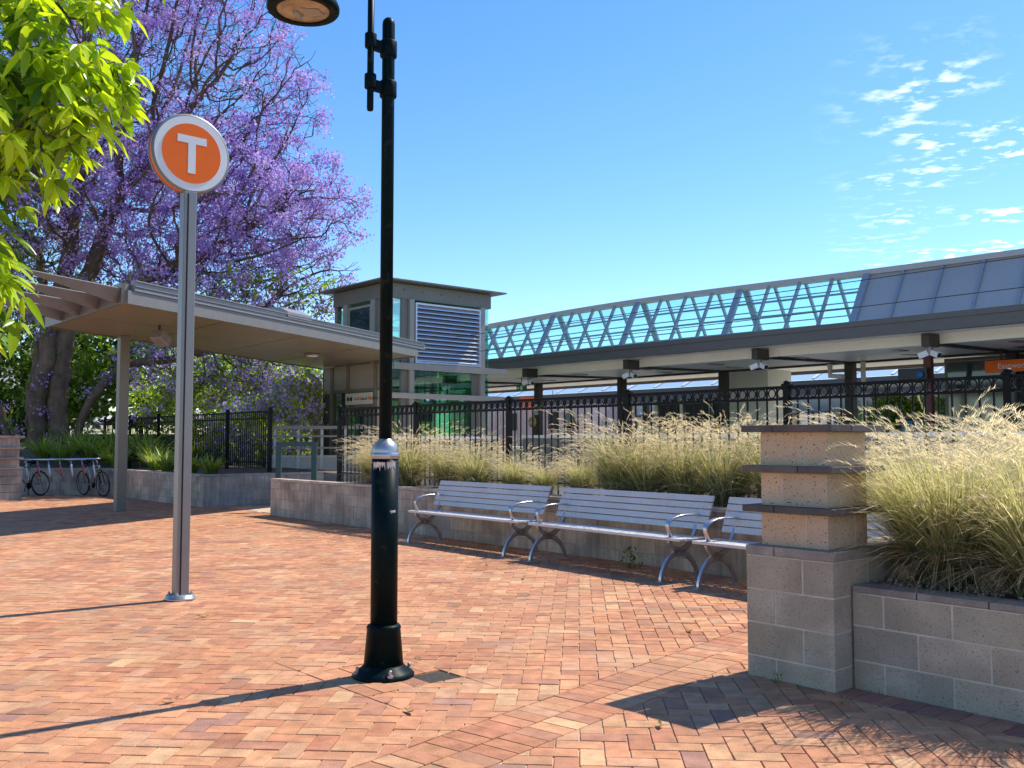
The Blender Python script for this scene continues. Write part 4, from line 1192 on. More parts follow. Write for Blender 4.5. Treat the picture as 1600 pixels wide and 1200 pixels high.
# teal kiosk, blue hoarding, teal bins and so on along the platform
tk = thing('kiosk', S(27.8, 22, 1.2), 'teal sided kiosk with a cream top standing behind the ring fence', 'kiosk')
mb = MB(); mb.sbox(28.0, 29.5, 21.1, 22.6, 1.2, 2.45); mb.build('lower_wall', M['tealwall'], tk)
mb = MB(); mb.sbox(28.0, 29.5, 21.1, 22.6, 2.454, 3.0); mb.build('upper_wall', M['bronze_lt'], tk)
mb = MB(); mb.sbox(27.9, 29.6, 21.0, 22.7, 3.0, 3.08); mb.build('roof', M['fascia'], tk)
lb = thing('lift_shaft', S(22, 17, 1.2), 'pale green clad shaft beside a dark doorway under the station roof', 'shaft')
mb = MB(); mb.sbox(22.2, 23.6, 15.3, 16.9, 1.2, 3.9); mb.build('wall', M['cream'], lb)
mb = MB(); mb.sbox(22.25, 24.2, 17.1, 20.3, 1.2, 3.0); mb.build('doorway', M['dark'], lb)
for v in (17.6, 18.9, 20.1):
    mb = MB(); mb.sbox(22.16, 22.24, v, v + .12, 1.2, 3.0); mb.build('door_post', M['cream'], lb)
bh = thing('hoarding', S(34, 16, 1.2), 'blue site hoarding with white panel beyond the far platform', 'hoarding')
mb = MB(); mb.sbox(29.6, 29.7, 16.6, 18.9, 1.2, 2.05); mb.build('lower_panel', M['blue'], bh)
mb = MB(); mb.sbox(29.6, 29.7, 17.3, 18.9, 2.054, 2.6); mb.build('upper_panel', M['white'], bh)
for k in range(4):
    mb = MB(); mb.sbox(29.5, 29.58, 16.65 + k * .7, 16.75 + k * .7, 1.2, 2.7); mb.build('post', M['steel'], bh)
bx = thing('litter_bin', S(27.2, 13.2, 1.2), 'small teal bin on the platform right of the hoarding', 'bin')
mb = MB(); mb.lathe(S(22.6, 10.6, 1.2), [(.22, 0), (.25, .1), (.25, .75), (.27, .78), (.27, .82), (.15, .88)], 20); bb_ = mb.build('body', M['tealwall'], bx)
mb = MB(); mb.lathe(S(22.6, 10.6, 2.08), [(.16, 0), (.14, .05), (.05, .08)], 16); mb.build('lid', M['dark'], bx)
# wait-signal on a red post
sgp = thing('signal_post', S(19, 9.6, 1.2), 'dark red post with a black boxed signal under the station roof', 'signal')
mb = MB(); mb.sbox(18.4, 18.58, 8.0, 8.18, 1.2, 3.75); mb.build('post', M['darkred'], sgp)
mb = MB(); mb.sbox(18.2, 18.38, 8.0, 8.75, 2.95, 3.3); sb_ = mb.build('signal_box', M['dark'], sgp)
mb = MB(); mb.lathe(S(18.195, 8.16, 3.13), [(.075, 0), (.085, .03), (.085, .05)], 20, axis=-U); mb.build('lens', M['blue'], sb_)
# cameras / speakers under the eaves
for k, v in enumerate(colv[1:7]):
    lab = ['pair of pale speakers under the eaves above the name board', 'pair of pale speakers under the eaves above the stepped pillar', 'pair of pale speakers under the eaves left of the stepped pillar',
           'pair of pale speakers under the eaves near the lift tower', 'pair of pale speakers under the eaves just right of the lift tower', 'pair of pale speakers hidden mostly by the lift tower'][k]
    if k == 5: continue
    cc = thing('speaker_pair', S(16.7, v, 3.66), lab, 'speakers', 'speakers under the station eaves')
    mb = MB(); mb.sbox(16.66, 16.74, v - .04, v + .04, 3.46, 3.66); mb.build('bracket', M['gutter'], cc)
    for s in (-1, 1):
        mb = MB(); d_ = (V * s * .8 - U * .35 - Z * .35).normalized(); sd_ = d_.cross(Z).normalized(); up_ = sd_.cross(d_)
        mb.box(S(16.7, v + s * .06, 3.52) - sd_ * .065 - up_ * .065, (d_, sd_, up_), (.22, .13, .13)); sp1 = mb.build('speaker', M['white'], cc)
        mb = MB(); mb.box(S(16.7, v + s * .06, 3.52) + d_ * .222 - sd_ * .05 - up_ * .05, (d_, sd_, up_), (.01, .10, .10)); mb.build('grille', M['dark'], sp1)
for u, v, lab in ((17.6, 22.6, 'green exit sign under the station roof right of the lift tower'), (25.5, 29.3, 'small green exit sign under the far edge of the station roof')):
    ex = thing('exit_sign', S(u, v, 3.3), lab, 'exit sign')
    mb = MB(); mb.sbox(u, u + .06, v - .25, v + .25, 3.28, 3.52); mb.build('box', M['exitgreen'], ex)
    mb = MB(); mb.sbox(u - .012, u - .002, v - .08, v + .02, 3.32, 3.46); mb.sbox(u - .012, u - .002, v + .08, v + .2, 3.36, 3.42); mb.build('running_figure', M['white'], ex)
    mb = MB(); mb.sbox(u + .02, u + .04, v - .01, v + .01, 3.52, 3.85); mb.build('hanger', M['steel'], ex)
# recessed ceiling lights
for k in range(10):
    for uu in (18.4, 20.2):
        v = 3 + 2.9 * k + (.6 if uu > 19 else 0)
        zc = 3.78 + (uu - 17.06) / (RU - 17.06) * .08
        mb = MB(); mb.sbox(uu - .3, uu + .3, v - .12, v + .12, zc - .02, zc + .012); mb.build('ceiling_panel', M['gutter'], pr)
# cream pipe run under the roof
pp = thing('pipe', S(RU - .3, 11.2, 3.4), 'cream pipe run bent under the station roof beside a column', 'pipe')
mb = MB(); mb.tube([S(RU - .3, 12.35, 3.8), S(RU - .3, 12.35, 3.45), S(RU - .3, 11.9, 3.4)], .08, 10)
mb.tube([S(RU - .25, 11.3, 3.82), S(RU - .25, 11.3, 1.25)], .07, 10)
mb.tube([S(RU - .3, 11.2, 3.1), S(RU - .9, 9.4, 3.05), S(RU - .95, 9.1, 3.1), S(RU - .95, 9.0, 3.75)], .08, 10)
mb.build('pipe_run', M['cream'], pp)
# overhead wires
for k, (z0, z1, zs) in enumerate(((3.98, 0, .10), (4.47, 0, .16))):
    pts = []
    for i in range(41):
        v = -6 + 44 * i / 40; pts.append(S(11.6, v, z0 + zs * (((v - 15) / 20) ** 2)))
    mb = MB(); mb.tube(pts, .009, 6)
    tag(mb.build('overhead_wire', M['wire']), ['lower overhead wire of the railway passing in front of the roof lantern', 'upper sagging overhead wire of the railway in front of the roof lantern'][k], 'wire', 'overhead railway wires')

FBG = 'buildings beyond the railway'
for (u0, v0, v1, z1, m_, lab) in ((52, -12, 6, 5.2, 'offwhite', 'pale low building far beyond the platforms at the right'), (50, 6.5, 19, 4.3, 'pink', 'pinkish low building far beyond the platforms above the stepped pillar'),
                                  (51, 19.5, 34, 4.9, 'bronze_lt', 'brown low building far beyond the platforms in the middle'), (50, 34.5, 52, 4.4, 'offwhite', 'pale low building far beyond the platforms near the lift tower')):
    fb = thing('shop_building', S(u0, (v0 + v1) / 2, 0), lab, 'building', FBG)
    mb = MB(); mb.sbox(u0, u0 + 8, v0, v1, 0, z1); mb.build('wall', M[m_], fb)
    mb = MB(); mb.sbox(u0 - .4, u0 + 8.4, v0 - .2, v1 + .2, z1, z1 + .2); mb.build('roof', M['cladding'], fb)
    n_ = int((v1 - v0) / 2.6)
    for k in range(n_):
        mb = MB(); mb.sbox(u0 - .05, u0 - .003, v0 + .5 + k * 2.6, v0 + 2.3 + k * 2.6, 1.0, 3.1); mb.build('window', M['darkglass'], fb)
    mb = MB(); mb.sbox(u0 - 1.4, u0 - .06, v0 + .3, v1 - .3, 3.3, 3.42); mb.build('awning', M['fascia'], fb)
# ------------------------------------------------------------- left background
gs = thing('shed', (-16, 40, 0), 'dark green shed with a pale skillion roof behind the left fence', 'shed')
mb = MB(); mb.wbox(-17.5, -10.5, 38, 42, 0, 1.75); mb.build('wall', M['greenroof'], gs)
mb = MB(); mb.prism([(-17.7, 37.6, 2.1), (-17.7, 42.4, 2.75), (-17.7, 42.4, 2.83), (-17.7, 37.6, 2.18)], (7.5, 0, 0)); mb.build('roof', M['offwhite'], gs)
for x in (-15.6, -13.4):
    mb = MB(); mb.wbox(x, x + .7, 37.96, 38, .9, 1.6); mb.build('window', M['darkglass'], gs)
cb = thing('cottage', (-24, 52, 0), 'pale roofed building glimpsed far left behind the jacaranda trunks', 'building')
mb = MB(); mb.wbox(-31, -24, 50, 56, 0, 4.0); mb.build('wall', M['offwhite'], cb)
mb = MB(); mb.prism([(-31.5, 49.5, 4.0), (-31.5, 56.5, 4.0), (-31.5, 53, 5.8)], (8, 0, 0)); mb.build('roof', M['cladding'], cb)
for x in (-29, -26.5):
    mb = MB(); mb.wbox(x, x + 1, 49.96, 50, 1.4, 2.9); mb.build('window', M['darkglass'], cb)
ca = thing('parked_car', (-16.6, 30.5, 1.2), 'red car glimpsed behind the left edge pillar', 'car')
mb = MB()
def carsec(x, hw, z0, z1): return [(-20.9 + x, 30.6 - hw, z0), (-20.9 + x, 30.6 + hw, z0), (-20.9 + x, 30.6 + hw, z1), (-20.9 + x, 30.6 - hw, z1)]
secs = [carsec(0, .75, 1.5, 1.85), carsec(.2, .86, 1.4, 2.05), carsec(1.1, .88, 1.4, 2.12), carsec(2.6, .88, 1.4, 2.12), carsec(3.7, .84, 1.4, 2.02), carsec(3.95, .72, 1.5, 1.8)]
vs = [p for s in secs for p in s]; fs = []
for i in range(5):
    for e in range(4): fs.append((i * 4 + e, i * 4 + (e + 1) % 4, i * 4 + 4 + (e + 1) % 4, i * 4 + 4 + e))
fs += [(3, 2, 1, 0), (20, 21, 22, 23)]
mb.add([(x, y, z - .1) for x, y, z in vs], fs); mb.build('body', M['red'], ca, bevel=.05)
mb = MB(); mb.prism([(-20.1, 29.85, 2.0), (-19.5, 29.9, 2.45), (-18.3, 29.9, 2.45), (-17.6, 29.85, 2.0)], (0, 1.5, 0)); mb.build('cabin', M['darkglass'], ca)
for x in (-20.0, -17.9):
    for y in (29.75, 31.2):
        mb = MB(); mb.lathe((x, y, 1.42), [(.1, 0), (.3, .0), (.31, .03), (.31, .17), (.3, .2), (.1, .2)], 20, axis=Vector((0, 1, 0))); mb.build('wheel', M['rubber'], ca)

# ================================================================== VEGETATION
def unit(a): return a / np.maximum(np.linalg.norm(a, axis=-1, keepdims=True), 1e-9)

# ---- ornamental grasses: curved tapering blades and nodding plumes
def grass_arrays(n_blade, n_plume, h, seed, base_r=.16, width=.006, lean=(0, 0)):
    g = np.random.default_rng(seed)
    V_, F_, C_ = [], [], []
    def ribbons(n, hh, spread, droop, w, col0, col1, seg=5, br=base_r, wjit=.3):
        az = g.uniform(0, 2 * np.pi, n); r0 = br * np.sqrt(g.uniform(0, 1, n))
        base = np.stack([np.cos(az) * r0, np.sin(az) * r0, np.zeros(n)], 1)
        az2 = az + g.normal(0, .5, n)
        out = np.stack([np.cos(az2), np.sin(az2), np.zeros(n)], 1)
        L = hh * g.uniform(.55, 1.1, n); sp = spread * g.uniform(.15, 1.15, n); dr = droop * g.uniform(.3, 1.3, n)
        ln = np.array([lean[0], lean[1], 0.0])
        t = np.linspace(0, 1, seg + 1)
        P = base[:, None, :] + out[:, None, :] * (sp[:, None] * (t ** 1.35)[None, :] * L[:, None])[..., None]
        zz = L[:, None] * (t[None, :] - dr[:, None] * t[None, :] ** 2.6)
        P[:, :, 2] += zz
        P += ln[None, None, :] * (t ** 2)[None, :, None] * L[:, None, None]
        sd = np.stack([-np.sin(az2), np.cos(az2), np.zeros(n)], 1)
        tw = g.uniform(-1.2, 1.2, n); sd = sd * np.cos(tw)[:, None] + np.array([0, 0, 1.0])[None] * np.sin(tw)[:, None] * .5 + out * (np.sin(tw) * .7)[:, None]
        sd = unit(sd)
        ww = w * g.uniform(1 - wjit, 1 + wjit, n)
        prof = np.clip(1.1 - t ** 2.2, .08, 1)
        A = P + sd[:, None, :] * (ww[:, None] * prof[None])[..., None]; B = P - sd[:, None, :] * (ww[:, None] * prof[None])[..., None]
        vv = np.stack([A, B], 2).reshape(n, -1, 3)
        k0 = np.arange(seg) * 2
        f = np.stack([k0, k0 + 1, k0 + 3, k0 + 2], 1)
        fo = (f[None] + (np.arange(n) * 2 * (seg + 1))[:, None, None])
        tone = g.uniform(.7, 1.3, (n, 1, 1)); mixr = np.clip((t[:-1] ** 1.2)[None, :, None] + g.normal(0, .18, (n, 1, 1)), 0, 1)
        cc = (np.array(col0)[None, None] * (1 - mixr) + np.array(col1)[None, None] * mixr) * tone
        off = sum(len(x) for x in V_)
        V_.append(vv.reshape(-1, 3)); F_.append(fo.reshape(-1, 4) + off); C_.append(cc.reshape(-1, 3))
        return P, out
    # green heart, straw skirts, dead thatch
    ribbons(int(n_blade * .45), h * .92, .55, .25, width, (.23, .27, .085), (.58, .56, .30))
    ribbons(int(n_blade * .30), h * .95, .80, .45, width, (.30, .32, .13), (.70, .65, .42))
    ribbons(int(n_blade * .22), h * .55, 1.35, .80, width * .9, (.20, .16, .09), (.58, .49, .32))
    Pp, outp = ribbons(n_plume, h * 1.10, .58, .22, width * .45, (.34, .36, .15), (.74, .66, .46), seg=6)
    # feathery heads
    m = 13; n = len(Pp)
    tip = Pp[:, -1]; d = unit(Pp[:, -1] - Pp[:, -3] + outp * .15 + np.array([0, 0, -.05]))
    Lh = g.uniform(.14, .30, n)
    s = np.linspace(0, 1, m)
    cen = tip[:, None] + d[:, None] * (s[None] * Lh[:, None])[..., None] + np.array([0, 0, -1.0]) * ((s ** 2)[None, :, None] * .35 * Lh[:, None, None])
    cen = cen - d[:, None] * .03
    rnd = unit(g.normal(0, 1, (n, m, 3)) + d[:, None] * 5.5)
    ln_ = (.055 * (1 - .55 * s))[None, :, None] * g.uniform(.6, 1.3, (n, m, 1))
    sdv = unit(np.cross(rnd, g.normal(0, 1, (n, m, 3)))) * (.0030 * (width / .006) ** .5)
    q = np.stack([cen - sdv, cen + sdv, cen + rnd * ln_ + sdv * .25, cen + rnd * ln_ - sdv * .25], 2)
    off = sum(len(x) for x in V_)
    V_.append(q.reshape(-1, 3)); F_.append(np.arange(n * m * 4).reshape(-1, 4) + off)
    C_.append((np.array([.80, .70, .52])[None, None] * g.uniform(.7, 1.25, (n, m, 1))).reshape(-1, 3))
    nb_face = len(np.concatenate(F_[:3])); 
    return np.concatenate(V_), np.concatenate(F_), np.concatenate(C_), nb_face
def make_clump(name, loc, label, n_blade, n_plume, h, seed, **kw):
    t = thing(name, loc, label, 'plant', 'fountain grass clumps in the block planters')
    v, f, c, nb = grass_arrays(n_blade, n_plume, h, seed, **kw)
    v = v + np.array(loc)
    mesh_np('blades', v, f[:nb], c[:nb], M['blade'], t)
    mesh_np('plumes', v, f[nb:], c[nb:], M['blade'], t)
    return t
protoG = [make_clump('tussock_plant', tuple(S(4.1, 5.42, .70)), 'tallest straw coloured grass clump, above the middle bench', 1250, 330, 1.02, 3),
          make_clump('tussock_plant', tuple(S(4.1, 3.75, .70)), 'straw grass clump just left of the stepped pillar top', 1250, 380, 1.0, 4, lean=(.10, .05)),
          make_clump('tussock_plant', tuple(S(4.1, 10.2, .70)), 'tall feathery grass clump directly behind the lamp post dome', 1200, 340, .95, 5)]
spots = [(4.14, 11.3, 2, .78, 40, 'low leftmost grass clump at the far end of the long wall'), (4.09, 10.9, 1, .80, 150, 'pale grass clump just left of the lamp post'),
         (4.16, 9.15, 0, .86, 200, 'grass clump just right of the lamp post dome'), (4.06, 8.35, 1, .78, 75, 'grass clump above the left end of the farthest bench'),
         (4.09, 7.5, 2, .66, 300, 'short green grass clump above the middle of the farthest bench'), (3.99, 6.75, 0, .50, 260, 'smallest grass clump above the gap between two benches'),
         (4.19, 6.2, 2, .64, 120, 'leaning grass clump above the left end of the middle bench'), (4.09, 4.95, 1, .95, 20, 'dense grass clump above the middle of the second bench'),
         (4.19, 4.4, 2, .98, 95, 'straw grass clump above the right end of the middle bench'), (4.19, 3.1, 0, .95, 170, 'grass clump partly hidden behind the stepped pillar'),
         (4.09, 2.3, 2, .84, 230, 'grass clump right behind the stepped pillar'), (4.09, 1.55, 1, .80, 310, 'back grass clump seen just right of the pillar ledges'),
         (4.09, .75, 0, .78, 10, 'back grass clump on the far side of the right planter'), (4.04, -.1, 2, .80, 80, 'back grass clump at the right edge of the photo')]
for (u, v, k, sc, rz, lab) in spots:
    c = copy_tree(protoG[k]); c.location = S(u, v, .70 if v > .2 else .60); c.rotation_euler.z = R(rz); c.scale = (sc * 1.02, sc * 1.02, sc); c['label'] = lab
make_clump('tussock_plant', tuple(S(.80, -.30, .585)), 'largest green and straw grass clump spilling over the right planter wall beside the pillar', 4200, 480, .98, 21, base_r=.18, width=.0040, lean=(-.06, 0))
make_clump('tussock_plant', tuple(S(.74, -.90, .585)), 'near grass clump at the right edge of the planter wall', 3600, 380, .92, 22, base_r=.18, width=.0040)
make_clump('tussock_plant', tuple(S(1.95, -.55, .585)), 'tall straw grass clump standing behind the two nearest clumps', 3000, 520, 1.0, 23, base_r=.2, width=.0045)
make_clump('tussock_plant', tuple(S(2.75, -.35, .585)), 'straw grass clump beside the half hidden bench', 1600, 420, .95, 24, base_r=.18, width=.005)

# ---- strap-leaved plants in the left garden bed
def strap_plant(loc, label, h, seed, n=170):
    g = np.random.default_rng(seed); seg = 5
    az = g.uniform(0, 2 * np.pi, n); r0 = .14 * np.sqrt(g.uniform(0, 1, n)); out = np.stack([np.cos(az), np.sin(az), np.zeros(n)], 1)
    L = h * g.uniform(.6, 1.2, n); sp = g.uniform(.15, .95, n); dr = g.uniform(.1, .6, n); t = np.linspace(0, 1, seg + 1)
    P = out[:, None] * (r0[:, None] + sp[:, None] * (t ** 1.3)[None] * L[:, None])[..., None]
    P[:, :, 2] += L[:, None] * (t[None] - dr[:, None] * t[None] ** 2.5)
    sd = unit(np.stack([-np.sin(az), np.cos(az), g.uniform(-.5, .5, n)], 1)); w = .016 * np.clip(1.1 - t ** 2, .08, 1)
    A = P + sd[:, None] * w[None, :, None]; B = P - sd[:, None] * w[None, :, None]
    vv = np.stack([A, B], 2).reshape(-1, 3); k0 = np.arange(seg) * 2
    f = (np.stack([k0, k0 + 1, k0 + 3, k0 + 2], 1)[None] + (np.arange(n) * 2 * (seg + 1))[:, None, None]).reshape(-1, 4)
    tone = g.uniform(.6, 1.4, (n, 1, 1)); c = (np.array([.12, .20, .03])[None, None] * (1 - t[:-1])[None, :, None] + np.array([.36, .45, .09])[None, None] * t[:-1][None, :, None]) * tone
    o = mesh_np('strap_plant', vv, f, c.reshape(-1, 3), M['strap'])
    o.location = loc; tag(o, label, 'plant', 'strap leaved plants in the left garden bed'); return o
sp_spots = [(-12.6, 26.5, .85, .8), (-12.0, 26.9, .9, .9), (-13.3, 26.9, .9, .85), (-11.3, 26.6, .85, .75), (-11.6, 27.5, 1.0, 1.05), (-10.7, 27.4, .95, 1.05), (-12.7, 27.8, 1.1, .9), (-10.1, 26.7, .85, .8), (-9.6, 25.6, .72, .7), (-14.1, 26.6, .85, .7), (-10.9, 26.1, .75, .6), (-9.3, 27.6, .9, 1.0)]
sp_labels = ['strap leaved plant just left of the rack middle', 'strap leaved plant above the middle of the bicycle rack', 'strap leaved plant above the left end of the bicycle rack', 'strap leaved plant above the right hand bicycle', 'tall bright strap leaved plant right of the biggest trunk', 'tall strap leaved plant left of the canopy post', 'strap leaved plant at the foot of the biggest trunk', 'strap leaved plant behind the canopy post', 'low yellowish plant right of the canopy post', 'strap leaved plant behind the small left pillar', 'low strap plant behind the right bicycle saddle', 'strap leaved plant under the fence behind the canopy post']
for k, ((x, y, z, h), lab) in enumerate(zip(sp_spots, sp_labels)): strap_plant((x, y, z), lab, h, 60 + k)
for k, (u, v, h, lab) in enumerate(((3.95, 19.0, .55, 'low green tuft beside the tall grey sign pole on the left planter'), (4.1, 18.2, .5, 'low green tuft near the corner of the left planter'), (4.0, 20.6, .6, 'green tuft between canopy post and sign pole'), (4.2, 21.9, .6, 'green tuft just right of the canopy post'))):
    strap_plant(tuple(S(u, v, .70)), lab, h, 90 + k, 140)
# weeds growing in the joints
def weed(loc, label, h, seed, n=40):
    g = np.random.default_rng(seed); P0 = g.normal(0, .5, (n, 3)) * np.array([h * .45, h * .45, 0]) + np.array([0, 0, 1.0]) * (g.uniform(0, 1, (n, 1)) * h)
    d = unit(g.normal(0, 1, (n, 3)) + np.array([0, 0, .5])); s = unit(np.cross(d, g.normal(0, 1, (n, 3)))); l = h * .28 * g.uniform(.5, 1.2, (n, 1))
    q = np.stack([P0, P0 + d * l * .5 + s * l * .22, P0 + d * l, P0 + d * l * .5 - s * l * .22], 1)
    o = mesh_np('weed', q.reshape(-1, 3), np.arange(n * 4).reshape(-1, 4), np.array([.08, .16, .02]) * g.uniform(.6, 1.6, (n, 1)), M['bushleaf'])
    o.location = loc; tag(o, label, 'weed', 'weeds in the joints'); return o
weed((1.36, 10.95, 0), 'small green weed at the wall foot under the middle bench', .22, 1, 70)
weed((1.58, 5.70, 0), 'tiny green weed at the left foot of the stepped pillar', .07, 2)
weed((1.83, 5.33, 0), 'tiny green weed in the paving before the stepped pillar', .05, 3)
weed((-.62, 6.25, 0), 'grassy weed behind the foot of the lamp post', .05, 4)
# fallen leaves
lv_sp = [(-.55, 5.15, 'pale fallen leaf on the bricks in front of the lamp post'), (-1.9, 5.35, 'curled straw coloured leaf left of the lamp shadow'), (-2.7, 4.95, 'fallen leaf near the lower left corner'), (.12, 10.1, 'fallen leaf on the bricks before the middle bench'),
         (.75, 4.9, 'dry leaf on the band of bricks before the pillar'), (-2.55, 7.9, 'fallen leaf just below the sign pole foot'), (1.35, 7.3, 'dry leaf on the bricks left of the pillar'), (-.3, 11.2, 'dry leaf before the farthest bench')]
for k, (x, y, lab) in enumerate(lv_sp):
    g = random.Random(k); a = g.uniform(0, 6.28); L_ = g.uniform(.07, .11); d_ = Vector((math.cos(a), math.sin(a), 0)); s_ = Vector((-d_.y, d_.x, 0))
    mb = MB(); vs = []
    for i in range(5):
        t = i / 4; w = .017 * math.sin(math.pi * min(.97, t * .9 + .06)); c_ = d_ * (t - .5) * L_ + Z * (.006 + .014 * (t - .4) ** 2 * 4)
        vs += [c_ + s_ * w + Z * .006, c_, c_ - s_ * w + Z * .006]
    fs = []
    for i in range(4):
        for e in (0, 1): fs.append((i * 3 + e, i * 3 + e + 1, i * 3 + e + 4, i * 3 + e + 3))
    mb.add(vs, fs); o = mb.build('fallen_leaf', M['dryleaf']); o.location = (x, y, 0); tag(o, lab, 'leaf', 'fallen leaves on the paving')

# ---- branching by space colonisation
def colonise(attr, roots, step, infl, kill, iters=400, seed=0, grav=.0, jitter=.25):
    """roots: list of polylines (n,3) that start the skeleton. returns nodes, parents"""
    g = np.random.default_rng(seed)
    nodes, par = [], []
    for pl in roots:
        pl = np.array(pl, float); prev = -1
        for k in range(len(pl)):
            if k == 0:
                if nodes:
                    d = np.linalg.norm(np.array(nodes) - pl[0], axis=1); j = int(d.argmin())
                    if d[j] < 1e-3: prev = j; continue
                nodes.append(pl[0]); par.append(-1); prev = len(nodes) - 1; continue
            seg = pl[k] - pl[k - 1]; m = max(1, int(np.linalg.norm(seg) / step))
            for q in range(1, m + 1):
                nodes.append(pl[k - 1] + seg * q / m + (g.normal(0, .03, 3) if q < m else 0)); par.append(prev); prev = len(nodes) - 1
    nodes = [np.array(n) for n in nodes]
    A = attr.copy(); best = np.full(len(A), 1e9); bi = np.full(len(A), -1)
    new0 = 0
    for it in range(iters):
        NN = np.array(nodes[new0:])
        if len(NN) == 0 or len(A) == 0: break
        for c0 in range(0, len(NN), 200):
            d = np.linalg.norm(A[:, None] - NN[None, c0:c0 + 200], axis=2); j = d.argmin(1); dm = d[np.arange(len(A)), j]
            u = dm < best; best[u] = dm[u]; bi[u] = j[u] + new0 + c0
        keep = best > kill; A, best, bi = A[keep], best[keep], bi[keep]
        act = best < infl
        if not act.any(): break
        new0 = len(nodes); arr = np.array(nodes)
        idx = np.unique(bi[act])
        dirs = np.zeros((len(nodes), 3)); np.add.at(dirs, bi[act], unit(A[act] - arr[bi[act]]))
        for i in idx:
            d = dirs[i] + g.normal(0, jitter, 3); d[2] -= grav; n = np.linalg.norm(d)
            if n < 1e-6: continue
            nodes.append(nodes[i] + d / n * step); par.append(int(i))
    return np.array(nodes), np.array(par)
def skeleton_mesh(nodes, par, rtip, expo, rmax, nside=5):
    n = len(nodes); rad = np.full(n, 0.0); ch = [[] for _ in range(n)]
    for i in range(n):
        if par[i] >= 0: ch[par[i]].append(i)
    acc = np.zeros(n)
    for i in range(n - 1, -1, -1):
        if not ch[i]: acc[i] = rtip ** expo
        rad[i] = acc[i] ** (1 / expo)
        if par[i] >= 0: acc[par[i]] += acc[i]
    rad = np.minimum(rad, rmax)
    V_, F_ = [], []; base = 0
    ii = np.where(par >= 0)[0]; P0 = nodes[par[ii]]; P1 = nodes[ii]; r1 = rad[ii]; r0 = np.minimum(rad[par[ii]], r1 * 1.25 + .004)
    d = unit(P1 - P0); ref = np.where(np.abs(d[:, 2:3]) < .9, np.array([[0, 0, 1.0]]), np.array([[1.0, 0, 0]])); a = unit(np.cross(d, ref)); b = np.cross(d, a)
    P1e = P1 + d * r1[:, None] * .25; P0e = P0 - d * r0[:, None] * .15
    out = []
    for small in (True, False):
        m = (r1 < .03) if small else (r1 >= .03); ns = 3 if small else 9
        if not m.any(): continue
        an = np.arange(ns) * 2 * np.pi / ns
        ring = a[m][:, None] * np.cos(an)[None, :, None] + b[m][:, None] * np.sin(an)[None, :, None]
        R0 = P0e[m][:, None] + ring * r0[m][:, None, None]; R1 = P1e[m][:, None] + ring * r1[m][:, None, None]
        vv = np.concatenate([R0, R1], 1).reshape(-1, 3); k = np.arange(ns)
        f = np.stack([k, (k + 1) % ns, (k + 1) % ns + ns, k + ns], 1)
        F = (f[None] + (np.arange(m.sum()) * 2 * ns)[:, None, None]).reshape(-1, 4)
        out.append((vv, F))
    return out, rad, ch
def tree_parts(t, nodes, par, rtip, expo, rmax, names=('trunk', 'branches')):
    out, rad, ch = skeleton_mesh(nodes, par, rtip, expo, rmax)
    for (vv, F), nm, m in zip(out, (names[1], names[0]), (M['twig'], M['bark'])): mesh_np(nm, vv, F, None, m, t, smooth=True)
    return rad, ch
def ell(c, r, n, g, power=.5):
    d = unit(g.normal(0, 1, (n, 3))); return np.array(c) + d * np.array(r) * (g.uniform(0, 1, (n, 1)) ** power)
def cards(cent, sizes, cols, g, elong=1.5, updir=None):
    n = len(cent); d = unit(g.normal(0, 1, (n, 3)) + (0 if updir is None else np.array(updir)))
    s = unit(np.cross(d, g.normal(0, 1, (n, 3)))); l = sizes[:, None] * elong * .5; w = sizes[:, None] * .5
    bend = np.cross(d, s) * (sizes[:, None] * .18)
    q = np.stack([cent - d * l, cent + s * w + bend, cent + d * l, cent - s * w + bend], 1)
    return q.reshape(-1, 3), np.arange(n * 4).reshape(-1, 4), cols

